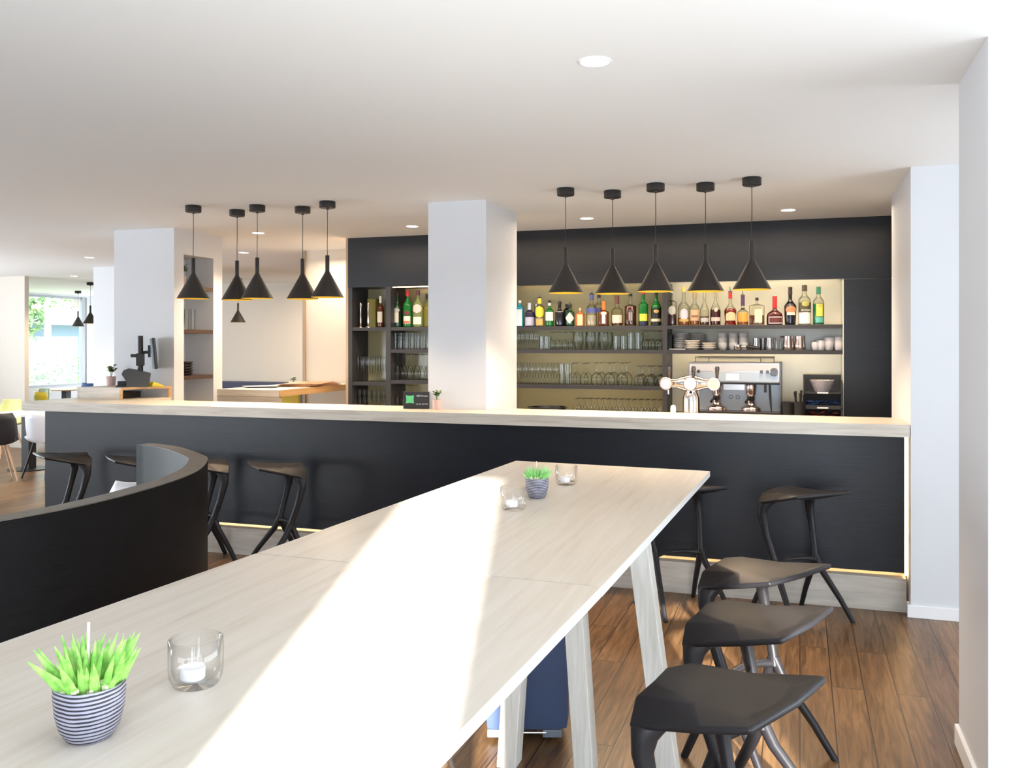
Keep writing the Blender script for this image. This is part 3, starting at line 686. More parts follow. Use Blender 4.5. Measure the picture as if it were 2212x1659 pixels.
def cupstack(u, n, lab, grp, W=.082, H=.066, m='porc', step=.042, handle=False, rz=0):
    c0 = None
    for i in range(n):
        w = ['bottom one', 'middle one', 'top one'][i if n == 3 else (0 if i == 0 else 2)] if n > 1 else 'single'
        lb = lab + (', ' + w if n > 1 else '')
        if c0 is None:
            c0 = thing('cup', lb, 'cup', (u[0], 8.06, Z2), rz, grp); cup_mesh('cup', M[m], W, H, handle, c0)
        else: dup(c0, (u[0], 8.06, Z2 + i * step), label=lb)
cupstack((-0.657, 8.06, 1.596), 3, 'grey cup in the left of three cup stacks', 'left grey cup stack')
cupstack((-0.564, 8.06, 1.596), 3, 'grey cup in the middle cup stack', 'middle grey cup stack')
cupstack((-0.476, 8.06, 1.597), 3, 'grey cup in the cup stack behind the filter handle', 'right grey cup stack')
pf = thing('portafilter', 'chrome coffee filter holder with black handle lying on the shelf', 'coffee tool', ((-0.52, 8, 1.597)[0], 7.985, Z2 + .002), -.12)
MB().lathe([(0, 0), (.026, 0), (.034, .012), (.034, .045), (.031, .045), (.030, .014), (0, .006)], 20).build('basket', M['chrome'], pf, smooth=50)
MB().tube([(.03, 0, .028), (.07, 0, .026)], .007, 10).build('neck', M['chrome'], pf, smooth=True)
MB().tube([(.07, 0, .026), (.09, 0, .025), (.16, 0, .018), (.185, 0, .016)], [.010, .014, .015, .010], 12).build('handle', M['black'], pf, smooth=True)
def jug(u, W, H, lab, m='chrome', y=8.06, rz=0, grp=None):
    j = thing('milk_jug', lab, 'jug', (u[0], y, Z2), rz, grp)
    MB().lathe([(0, .002), (W * .46, 0), (W * .5, .006), (W * .5, H * .4), (W * .42, H * .75), (W * .44, H), (W * .42, H), (W * .38, H * .75), (0, H * .2)], 24).build('jug_body', M[m], j, smooth=50)
    MB().tube([(W * .40, 0, H * .95), (W * .8, 0, H * .93), (W * .86, 0, H * .6), (W * .86, 0, H * .12)], [.005, .006, .005, .004], 8, flat=1.6).build('handle', M[m], j, smooth=True)
    return j
jug((-0.366, 8.06, 1.597), .062, .105, 'small steel jug directly right of the cup stacks', 'steel', grp='small steel jugs')
jug((-0.313, 8.12, 1.597), .062, .105, 'small steel jug standing at the back of the jug cluster', 'steel', y=8.13, grp='small steel jugs')
jug((-0.252, 8.06, 1.597), .068, .108, 'small steel jug with its long handle pointing right', 'steel', grp='small steel jugs')
jug((-0.096, 8.06, 1.597), .096, .122, 'shiny steel pitcher, left one of the larger pair', 'copper', rz=2.6, grp='shiny pitchers')
jug((0, 8.06, 1.598), .092, .122, 'shiny steel pitcher, right one of the larger pair', 'copper', rz=1.9, grp='shiny pitchers')
for u_, w_, h_, lb in (((0.13, 8.06, 1.598), .075, .07, 'low pale mug lying left of the pale mug cluster'), ((0.175, 8.04, 1.598), .08, .085, 'pale mug second from left in the mug cluster'),
        ((0.239, 8.06, 1.598), .085, .11, 'tall pale mug in the middle of the cluster'), ((0.314, 8.06, 1.598), .075, .115, 'tall pale mug against the right end of the shelf')):
    c_ = thing('mug', lb, 'mug', (u_[0], 8.06, Z2), 2.4, 'pale mugs'); cup_mesh('mug', M['mug'], w_, h_, True, c_)

# ------------------------------------------------------------------ espresso machine
WT = .979
em = thing('espresso_machine', 'wide two group steel espresso machine with blue steel front on the back worktop', 'coffee machine', (-.548, 7.92, WT))
W2 = .385
MB().box((-W2, -.10, .33), (W2, .34, .505), bev=.01).build('head', M['steel'], em, smooth=50)
MB().box((-W2 + .012, -.104, .345), (W2 - .012, -.098, .425)).build('front_strip', M['mirror'], em)
MB().box((-W2 + .012, -.103, .43), (W2 - .012, -.098, .492)).build('upper_strip', mat('pale_enamel', (.52, .52, .55), .3), em)
MB().box((-W2, .04, .03), (W2, .34, .33)).build('back_plate', M['mirror'], em)
MB().box((-W2, -.09, .318), (W2, .05, .332)).build('drip_edge', M['black'], em)
MB().box((W2, -.10, -.0), (W2 + .012, .34, .507)).build('side_panel', M['darkmetal'], em)
MB().box((-W2, -.12, .0), (W2, .30, .085), bev=.004).build('drip_tray', M['darkmetal'], em)
tag(MB().box((-.06, -.108, .352), (.05, -.103, .41)).build('display', M['whiteg'], em), 'small white display')
for xk in (-W2 + .045, -W2 + .09, W2 - .15, W2 - .10):
    MB().lathe([(0, 0), (.015, 0), (.013, .018), (0, .018)], 18, mx=Matrix.Translation((xk, -.102, .428)) @ Matrix.Rotation(PI / 2, 4, 'X')).build('knob', M['darkmetal'], em, smooth=50)
dl_ = MB().lathe([(.030, 0), (.036, 0), (.036, .014), (.031, .016), (.030, .004)], 28, mx=Matrix.Translation((W2 - .047, -.102, .428)) @ Matrix.Rotation(PI / 2, 4, 'X')).build('dial_ring', M['chrome'], em, smooth=50)
MB().lathe([(0, 0), (.028, 0), (.028, .01), (0, .01)], 28, mx=Matrix.Translation((W2 - .047, -.102, .428)) @ Matrix.Rotation(PI / 2, 4, 'X')).build('dial', M['darkmetal'], dl_, smooth=50)
for xg in (-.145, .145):
    MB().lathe([(0, .0), (.030, .0), (.042, .02), (.045, .09), (.038, .115), (0, .115)], 24, c=(xg, -.03, .215)).build('group_head', M['copper'], em, smooth=50)
    MB().lathe([(0, 0), (.030, 0), (.034, .03), (0, .03)], 20, c=(xg, -.03, .180)).tube([(xg, -.03, .195), (xg - .03, -.11, .185), (xg - .035, -.17, .17)], [.008, .010, .012], 10).tube([(xg, -.03, .18), (xg - .012, -.035, .155)], .007, 8).tube([(xg, -.03, .18), (xg + .012, -.035, .155)], .007, 8).build('filter_holder', M['darkmetal'], em, smooth=50)
    MB().lathe([(.085, .08), (.088, .105), (.082, .118), (.055, .128), (.036, .150), (.030, .20), (.026, .215), (0, .215)], 28, c=(xg, .0, .0)).build('cup_pedestal', M['copper'], em, smooth=50)
    MB().box((xg - .07, -.128, .05), (xg + .07, -.118, .075)).build('tray_grille', M['black'], em)
for xm in (-.03, .03):
    MB().lathe([(.014, 0), (.018, 0), (.018, .004), (.014, .004)], 16, mx=Matrix.Translation((xm, .038, .20)) @ Matrix.Rotation(PI / 2, 4, 'X')).build('gauge_ring', M['darkmetal'], em)
MB().box((-.09, .0, .265), (.09, .04, .315)).build('group_bridge', M['steel'], em)
MB().tube([(.30, -.05, .32), (.305, -.07, .22), (.315, -.09, .10), (.315, -.09, .075)], [.007, .010, .005, .004], 8).build('steam_wand', M['black'], em, smooth=True)
MB().tube([(.265, -.05, .32), (.265, -.06, .25)], .010, 8).build('hot_water_spout', M['darkmetal'], em, smooth=True)
MB().tube([(-.30, -.05, .32), (-.30, -.08, .20), (-.30, -.09, .06)], .004, 8).build('steam_wand', M['chrome'], em, smooth=True)
rl = MB()
rl.tube([(-W2 + .05, .0, .55), (W2 - .05, .0, .55)], .004, 8).tube([(-W2 + .05, .28, .55), (W2 - .05, .28, .55)], .004, 8)
for xr in (-W2 + .05, -W2 + .17, W2 - .16, W2 - .05): rl.tube([(xr, 0, .50), (xr, 0, .55)], .003, 6)
rl.build('cup_rail', M['darkmetal'], em)

# organiser, black canisters, basket
og = thing('bar_organiser', 'black three tier napkin and sugar organiser beside the tall cupboard', 'organiser', (.183, 7.90, WT))
ob = MB()
ob.box((-.155, 0, 0), (-.145, .22, .36)).box((.145, 0, 0), (.155, .22, .36)).box((-.155, .21, 0), (.155, .22, .40))
for zz in (0, .115, .245): ob.box((-.155, 0, zz), (.155, .22, zz + .012))
for zz in (.012, .127): ob.box((-.145, 0, zz), (.145, .008, zz + .02))
ob.build('rack', M['shelf'], og)
for zz in (.015, .12, .247): tag(MB().box((-.045, -.004, zz), (.045, 0, zz + .013)).build('name_tag', M['whiteg'], og), 'blank white tag')
sb_ = MB()
for i in range(26):
    a = random.uniform(0, PI); x, y, z = random.uniform(-.13, .13), random.uniform(.03, .19), .13 + random.uniform(0, .05)
    sb_.box((-.03, -.012, 0), (.03, .012, .004), mx=Matrix.Translation((x, y, z)) @ Matrix.Rotation(a, 4, 'Z') @ Matrix.Rotation(random.uniform(-.5, .5), 4, 'X'))
tag(sb_.build('sugar_sachets', M['bluebk']), 'dark blue and white sachets in the middle tier of the organiser', 'sachets', kind='stuff').location = og.location
sr = MB()
for i in range(26):
    sr.box((-.025, -.02, 0), (.025, .02, .006), mx=Matrix.Translation((random.uniform(-.12, .12), random.uniform(.03, .19), .02 + random.uniform(0, .06))) @ Matrix.Rotation(random.uniform(0, PI), 4, 'Z') @ Matrix.Rotation(random.uniform(-.4, .4), 4, 'Y'))
tag(sr.build('red_packets', col((.28, .04, .03))), 'red wrapped packets in the lowest tier of the organiser', 'packets', kind='stuff').location = og.location
def wicker():
    m = mat('pale_wicker', (.55, .50, .52), .8); nt, N, L, b = nodes(m)
    tc = N.new('ShaderNodeTexCoord'); ck = N.new('ShaderNodeTexChecker'); ck.inputs['Scale'].default_value = 110
    ck.inputs['Color1'].default_value = (.62, .58, .60, 1); ck.inputs['Color2'].default_value = (.36, .32, .35, 1)
    L.new(tc.outputs['Object'], ck.inputs[0]); L.new(ck.outputs[0], b.inputs['Base Color']); return m
wk = thing('wicker_basket', 'small pale wicker basket on top tier of the black organiser', 'basket', (.18, 7.99, WT + .258))
MB().lathe([(0, 0), (.06, 0), (.078, .04), (.095, .085), (.100, .10), (.092, .10), (.074, .045), (.056, .008), (0, .008)], 28, sy=.8).build('basket_body', wicker(), wk, smooth=60)
for u_, lb in (((-0.105, 7.86, 1.054), 'black cylinder canister beside the espresso machine'), ((-0.007, 7.86, 1.056), 'black canister full of tools beside the organiser')):
    cn = thing('canister', lb, 'canister', (u_[0], 7.86, WT), group='black canisters')
    MB().lathe([(0, 0), (.052, 0), (.054, .17), (.050, .172), (.048, .01), (0, .01)], 26).build('canister_body', M['black'], cn, smooth=50)
    if 'tools' in lb:
        for k in range(5):
            a = k * 1.3
            MB().tube([(.02 * math.cos(a), .02 * math.sin(a), .02), (.035 * math.cos(a), .035 * math.sin(a), .20), (.04 * math.cos(a), .04 * math.sin(a), .235 + .01 * k)], [.005, .006, .010], 8).build('tool', M['black'], cn, smooth=True)
rt_ = MB().lathe([(0, 0), (.16, 0), (.175, .07), (.185, .072), (.185, .078), (.168, .078), (.155, .008), (0, .008)], 40).build('wine_cooler_tub', M['darkmetal'], loc=(-2.25, 7.95, WT), smooth=50)
tag(rt_, 'low round dark metal tub on the back worktop beside the column', 'tub')
tag(MB().box((-.10, -.08, 0), (.10, .08, .012)).box((-.10, -.08, .03), (.10, .08, .042)).box((-.09, -.07, .012), (.09, .07, .03)).box((-.1, -.08, .06), (.1, .08, .07)).box((-.09, -.07, .042), (.09, .07, .06)).build('glass_tray', M['darkmetal'], loc=((-1.045, 7.8, 1.047)[0], 7.80, WT)), 'stacked dark steel trays left of the espresso machine', 'tray')

# ------------------------------------------------------------------ beer tap
tag(MB().box((-2.18, 6.34, .90), (.62, 6.75, .929)).box((-2.18, 6.36, 0), (.62, 6.72, .90)).build('service_worktop', M['steel']), 'steel service worktop behind the bar counter carrying the beer tower', 'worktop')
bt = thing('beer_tap_tower', 'chrome T shaped beer tower with three round badges behind the counter', 'beer tap', (-.744, 6.42, .93))
MB().lathe([(0, 0), (.062, 0), (.060, .30), (.058, .335), (.048, .365), (.028, .385), (.026, .40), (0, .40)], 32).build('column', M['chrome'], bt, smooth=50)
MB().tube([(-.16, 0, .432), (-.10, 0, .432), (-.06, 0, .432), (0, 0, .432), (.06, 0, .432), (.10, 0, .432), (.16, 0, .432)], [.033, .033, .050, .064, .050, .033, .033], 24).build('cross_pipe', M['chrome'], bt, smooth=True)
for k, (xx, c1) in enumerate(((-.172, (.75, .6, .42)), (0, (.8, .76, .78)), (.165, (.72, .76, .30)))):
    mxk = Matrix.Translation((xx, -.06, .432)) @ Matrix.Rotation(PI / 2, 4, 'X')
    br_ = MB().lathe([(0, 0), (.046, 0), (.048, .008), (.044, .014), (.036, .014), (.034, .010), (0, .010)], 32, mx=mxk).build('badge_ring', M['copper'], bt, smooth=50)
    tag(MB().lathe([(0, .0102), (.035, .0102), (.034, .013), (0, .0135)], 28, mx=mxk).build('badge', col(c1, .3), br_), ['cream badge', 'white badge', 'yellow badge'][k])
    MB().tube([(xx, 0, .432), (xx, -.06, .432)], .022, 14).build('tap_body', M['chrome'], bt, smooth=True)
    MB().tube([(xx + .02, -.03, .46), (xx + .02, -.04, .50), (xx + .022, -.05, .545), (xx + .022, -.052, .555)], [.007, .012, .016, .013], 12).build('tap_handle', M['darkmetal'], bt, smooth=True)
    MB().tube([(xx + .015, -.05, .40), (xx + .018, -.055, .355)], .006, 10).build('spout', M['chrome'], bt, smooth=True)
tag(MB().lathe([(0, 0), (.018, 0), (.020, .03), (.016, .055), (0, .06)], 16).build('cork_ball', M['paper'], loc=((-0.848, 6.236, 1.158)[0], (-0.848, 6.236, 1.158)[1], CT), smooth=True), 'small cream knob at the back of the counter left of the beer tower', 'ornament')

# ------------------------------------------------------------------ menu card sign and small pot on the counter
mc = thing('menu_card', 'black folded table card with green cushion logo on the bar counter', 'sign', (-2.75, 6.08, CT), .28)
L_ = .098
MB().prism([(-L_, 0), (L_, 0), (L_, .013), (-L_, .013)], 0, .128).build('card', M['black'], mc)
tag(MB().box((-L_ - .001, .002, 0), (-L_, .06, .127)).build('card_side', col((.22, .16, .10)), mc), 'brown side flap')
def pillow(x0, x1, z0, z1):
    mb = MB(); n = 10; cx, cz = (x0 + x1) / 2, (z0 + z1) / 2; hx, hz = (x1 - x0) / 2, (z1 - z0) / 2; g = []
    for i in range(n + 1):
        r = []
        for j in range(n + 1):
            u = 2 * i / n - 1; v = 2 * j / n - 1
            r.append(mb.b.verts.new((cx + hx * u * (1 - .14 * (1 - v * v)), -.0012 - .004 * (1 - u * u) * (1 - v * v), cz + hz * v * (1 - .12 * (1 - u * u)))))
        g.append(r)
    for i in range(n):
        for j in range(n): mb.b.faces.new((g[i][j], g[i + 1][j], g[i + 1][j + 1], g[i][j + 1]))
    return mb
tag(pillow(-.080, -.016, .040, .102).build('logo', mat('logo_green', (.10, .52, .22), .4), mc, smooth=True), 'green cushion logo')
text_mesh('lettering', 'BEER Pumpen', .0150, M['whiteg'], mc, (.002, -.0012, .092))
text_mesh('lettering', 'Tel. 02 / 6341789', .0125, M['whiteg'], mc, (-.002, -.0012, .031))

def leafquad(mb, p, d, l, w, up=Vector((0, 0, 1)), cup=.15):
    d = Vector(d).normalized(); s = d.cross(up)
    if s.length < 1e-3: s = Vector((1, 0, 0))
    s.normalize(); n = s.cross(d)
    p = Vector(p)
    pts = []
    for t_, ww in ((0, .08), (.3, .9), (.6, 1), (.85, .6), (1, .04)):
        c = p + d * l * t_ - Vector((0, 0, 1)) * l * .18 * t_ * t_
        pts.append([mb.b.verts.new(c - s * w / 2 * ww + n * w * cup * ww), mb.b.verts.new(c), mb.b.verts.new(c + s * w / 2 * ww + n * w * cup * ww)])
    for a, b2 in zip(pts, pts[1:]):
        mb.b.faces.new((a[0], a[1], b2[1], b2[0])); mb.b.faces.new((a[1], a[2], b2[2], b2[1]))
def leafy_pot(lab, loc, pot_w, pot_h, ph, n=26, ll=.03, lw=.018, potm='terra', leafm='leafd', seed=1, sz=6):
    random.seed(seed)
    t = thing('potted_plant', lab, 'plant', loc)
    R = pot_w / 2
    MB().lathe([(0, 0), (R * .85, 0), (R, pot_h), (R * .92, pot_h), (R * .9, pot_h * .85), (0, pot_h * .85)], 24).build('pot', M[potm], t, smooth=50)
    mb = MB(); st = MB()
    for i in range(sz):
        a = 2 * PI * i / sz + random.uniform(-.3, .3); r = random.uniform(.2, .9) * R * .9
        tip = Vector((math.cos(a) * r * 1.25, math.sin(a) * r * 1.25, pot_h + ph * random.uniform(.45, .85)))
        st.tube([(0, 0, pot_h * .8), (tip.x * .4, tip.y * .4, pot_h + ph * .3), tip], .0015, 5)
        for k in range(n // sz):
            b_ = random.uniform(0, 2 * PI)
            q = Vector((tip.x * .5, tip.y * .5, pot_h + ph * .35)).lerp(tip, k / max(1, n // sz - 1))
            leafquad(mb, q, (math.cos(b_), math.sin(b_), random.uniform(.1, .9)), ll * random.uniform(.7, 1.1), lw)
    st.build('stems', M[leafm], t); mb.build('foliage', M[leafm], t, smooth=True)
    return t
leafy_pot('small green plant in a pink pot on the counter before the white column', (-2.575, 6.06, CT), .065, .075, .075, n=36, ll=.034, lw=.02, seed=3)
leafy_pot('round leaved plant in clay pot on the raised till box', ((-6.061, 6.584, 1.26)[0], (-6.061, 6.584, 1.26)[1], CT + .102), .085, .085, .12, n=40, ll=.045, lw=.03, seed=5)

# ------------------------------------------------------------------ till terminal
ps = thing('till_terminal', 'dark till terminal base with column and tilted screen on the raised box', 'till', ((-5.804, 6.668, 1.26)[0] + .10, (-5.804, 6.668, 1.26)[1] - .19, CT + .102), .66)
MB().prism([(-.06, 0), (.12, 0), (.135, .12), (.03, .15), (-.05, .165), (-.085, .15), (-.10, .115), (-.08, .085), (-.06, .05)], -.09, .09, 'y').build('base', mat('dark_slate_plastic', (.035, .042, .048), .5), ps, smooth=50)
MB().box((-.15, -.06, 0), (-.065, .10, .012)).box((-.14, .02, .012), (-.07, .10, .05)).build('keyboard', M['black'], ps)
MB().lathe([(0, .14), (.024, .14), (.024, .46), (0, .46)], 20, c=(.05, 0, 0)).build('post', M['black'], ps, smooth=50)
MB().box((.015, -.03, .19), (.085, .03, .30), bev=.006).box((-.03, -.02, .265), (.02, .02, .295)).build('clamp', M['black'], ps)
MB().tube([(.06, 0, .31), (.13, 0, .312)], .014, 10).box((.115, -.045, .265), (.135, .045, .375)).build('arm', M['black'], ps)
scm = Matrix.Translation((.165, 0, .30)) @ Matrix.Rotation(-.09, 4, 'Y')
MB().box((-.018, -.15, -.135), (.0, .15, .135), mx=scm).build('screen_back', mat('bluegrey_screen_back', (.16, .20, .24), .3, .3), ps)
MB().box((.0, -.155, -.14), (.016, .155, .14), mx=scm).build('screen', M['black'], ps)
tag(MB().tube([(0, 0, .004), (.05, .05, .02), (.13, .02, .024), (.2, .07, .004)], [.006, .012, .012, .004], 8, flat=2).build('folded_cloth', M['yellow'], loc=(-5.66, 6.50, CT + .102), smooth=True), 'yellow green cloth strip lying right of the till', 'cloth')

# menus and mats on the side counter
mn = thing('menu_stack', 'fanned dark menus lying on the side counter', 'menu', (-5.22, 7.75, 1.2), .2)
for k in range(4): MB().box((-.15, -.11 + k * .02, .004 * k), (.15, .11 + k * .02, .004 * k + .003), mx=Matrix.Rotation(.25 * k, 4, 'Z')).build('menu', M['black'] if k < 3 else M['whiteg'], mn)
pm = thing('woven_mats', 'pile of brown woven placemats on the side counter', 'placemats', (-4.98, 8.25, 1.2))
brw = leaf_mat('brown_weave', (.20, .07, .03), (.62, .36, .18), 90)
for k in range(5): MB().box((-.2, -.3, .007 * k), (.2, .3, .007 * k + .005), mx=Matrix.Rotation(.12 * k - .2, 4, 'Z')).build('placemat', brw, pm)
leafy_pot('tiny plant in a white pot on the side counter beside the mats', (-5.3, 8.45, 1.2), .10, .03, .05, n=20, ll=.04, lw=.03, potm='skirt', seed=9)

# ------------------------------------------------------------------ niche shelves and contents
for z, nm in ((2.195, 'topmost dark wood shelf in the white niche'), (1.782, 'middle dark wood shelf in the white niche'), (1.345, 'lowest dark wood shelf in the white niche')):
    o = MB().box((-5.80, 6.857, z - .035), (-5.475, 7.289, z)).build('niche_shelf', mat('dark_walnut', (.055, .028, .018), .5)); tag(o, nm, 'shelf', 'niche shelves')
leafy_pot('leafy plant in clay pot on the top niche shelf', (-5.62, 7.02, 2.195), .07, .10, .13, n=36, ll=.05, lw=.035, seed=12)
g0 = None
for i, y in enumerate((6.92, 6.99, 7.06, 7.15)):
    if g0 is None:
        g0 = glass_obj('tumbler', .20, .046); g0.name = 'carafe_glass'; o = g0
    else: o = g0.copy(); COL.objects.link(o)
    o.location = (-5.60, y, 1.782); tag(o, ['tall slim glass at the left end of the middle niche shelf', 'tall slim glass second from left in the niche', 'tall slim glass third from left in the niche', 'tall slim glass standing rightmost in the niche'][i], 'glass', 'tall glasses in the niche')
for i in range(5):
    o = MB().lathe([(0, 0), (.08, 0), (.10, .024), (.10, .028), (.07, .01), (0, .01)], 24, p=5).build('black_dish', M['black'], loc=(-5.62, 6.985, 1.345 + i * .026), smooth=50)
    tag(o, 'black dish in the niche stack, ' + ['lowest', 'second from the bottom', 'middle one', 'second from the top', 'topmost'][i], 'dish', 'black dishes in the niche')

# ------------------------------------------------------------------ long tables
def table(label, corners, z, legs):
    """corners: near-left, near-right, far-right, far-left"""
    t = thing('high_table', label, 'table', (-.93, (corners[0][1] + corners[2][1]) / 2, 0))
    ox, oy = t.location.x, t.location.y
    poly = [(x - ox, y - oy) for x, y in corners]
    top = MB().prism(poly, z - .026, z - .0012).build('edge_band', M['tabledge'], t)
    cx = sum(p[0] for p in poly) / 4; cy = sum(p[1] for p in poly) / 4
    MB().prism([(cx + (x - cx) * .9985, cy + (y - cy) * .9992) for x, y in poly], z - .0012, z).build('table_top', M['tabletop'], t)
    for (xt, xb, y) in legs:
        w = .038; mb = MB()
        pts = []
        for zz, xx in ((0, xb), (z - .026, xt)):
            pts.append([mb.b.verts.new((xx - ox + a * w, y - oy + b2 * .045, zz)) for a, b2 in ((-1, -1), (1, -1), (1, 1), (-1, 1))])
        mb.b.faces.new(pts[0][::-1]); mb.b.faces.new(pts[1])
        for i in range(4): mb.b.faces.new((pts[0][i], pts[0][(i + 1) % 4], pts[1][(i + 1) % 4], pts[1][i]))
        mb.build('leg', M['leg'], t, bevel=.003)
    MB().box((-.40, 3.29 - oy - .04 if oy > 2 else -.04, z - .075), (.40, 3.29 - oy + .04 if oy > 2 else .04, z - .026)).build('cross_rail', M['leg'], t)
    return t
TZ = 1.05
table('far pale oak high table ending before the bar', [(-1.478, 2.165), (-.465, 2.133), (-.402, 4.222), (-1.382, 4.285)], TZ,
      [(-.60, -.465, 3.335), (-.855, -.785, 3.32), (-1.015, -1.085, 3.28), (-1.27, -1.405, 3.29)])
table('near pale oak high table in the foreground', [(-1.60, -.05), (-.555, -.09), (-.466, 2.129), (-1.479, 2.161)], TZ,
      [(-.62, -.50, 1.03), (-.875, -.80, 1.03), (-1.1, -1.17, 1.03), (-1.36, -1.49, 1.03)])

# tealights and striped pots
def pot_plant(lab, loc, W, H, leaf, n, L0, seed, tilt=0, fat=.010):
    random.seed(seed)
    t = thing('potted_succulent', lab, 'plant', loc)
    R = W / 2
    pr = [(0, 0), (R * .58, 0), (R * .66, .003), (R * .84, H * .22), (R * .95, H * .5), (R, H * .86), (R * .99, H), (R * .93, H), (R * .92, H * .8), (0, H * .8)]
    MB().lathe(pr, 48).build('pot', M['stripe'], t, smooth=60)
    MB().lathe([(0, H * .9), (R * .92, H * .87), (R * .92, H * .81), (0, H * .81)], 24).build('soil', M['soil'], t)
    mb = MB()
    for i in range(n):
        a = random.uniform(0, 2 * PI); rr = R * .8 * math.sqrt(random.random())
        base = Vector((math.cos(a) * rr, math.sin(a) * rr, H * .86))
        lean = rr / R * random.uniform(.5, 1.0)
        ln = L0 * random.uniform(.5, 1.0) * (1.25 - .3 * rr / R)
        d = Vector((math.cos(a + random.uniform(-.9, .9)) * lean, math.sin(a + random.uniform(-.5, .5)) * lean, 1)).normalized()
        m1 = base + d * ln * .5; tip = base + d * ln + Vector((d.x, d.y, -.15)) * ln * .12
        f_ = fat * random.uniform(.6, 1.1)
        mb.tube([base, base.lerp(m1, .5), m1, m1.lerp(tip, .6), tip], [f_ * .45, f_ * .5, f_ * .42, f_ * .22, f_ * .03], 6, flat=.45)
    mb.build('foliage', M[leaf], t, smooth=True)
    ms = MB()
    for i in range(46):
        a = random.uniform(0, 2 * PI); rr = R * .85 * math.sqrt(random.random())
        s = random.uniform(.003, .007)
        ms.lathe([(0, -s), (s, -s * .3), (s * .9, s * .5), (0, s)], 6, c=(math.cos(a) * rr, math.sin(a) * rr, H * .9 + random.uniform(0, .012)))
    ms.build('moss', M['moss'], t, smooth=True)
    MB().tube([(-.004, .0, H * .85), (-.002, 0, H + L0 * 1.15)], .0022, 8).build('stick', M['stick'], t)
    return t
pot_plant('near striped pot of spiky bright green succulents on the foreground table', (-1.03, 1.075, TZ), .103, .083, 'aloe', 78, .080, 21, fat=.0135)
pot_plant('far striped pot of fine grass beside the tealights', (-.973, 3.285, TZ), .093, .078, 'grass', 170, .055, 22, fat=.005)
def tealight(lab, loc, W=.093, H=.082):
    t = thing('tealight_holder', lab, 'candle holder', loc, group='glass tealight holders')
    R = W / 2
    MB().lathe([(0, .004), (R * .78, .0), (R * .84, .003), (R * .97, .016), (R, .03), (R, H - .002), (R * .96, H), (R * .90, H - .002), (R * .88, .028), (R * .78, .014), (0, .010)], 48).build('glass', M['candle'], t, smooth=60)
    c = thing('tealight_candle', lab.replace('clear round glass holder', 'white tealight candle in the clear glass'), 'candle', (loc[0] - .004, loc[1] - .003, loc[2] + .0105), group='white tealights')
    wx = MB().lathe([(0, 0), (.020, 0), (.021, .002), (.021, .021), (.0195, .021), (.017, .0185), (0, .018)], 28).build('wax', M['wax'], c, smooth=50)
    MB().tube([(0, 0, .017), (.001, 0, .026)], .0012, 6).build('wick', M['wick'], wx)
tealight('clear round glass holder nearest the camera on the foreground table', (-1.012, 1.30, TZ))
tealight('clear round glass holder in the sunbeam, left of the far pot', (-.985, 3.025, TZ))
tealight('clear round glass holder right of the far pot', (-.945, 3.63, TZ))

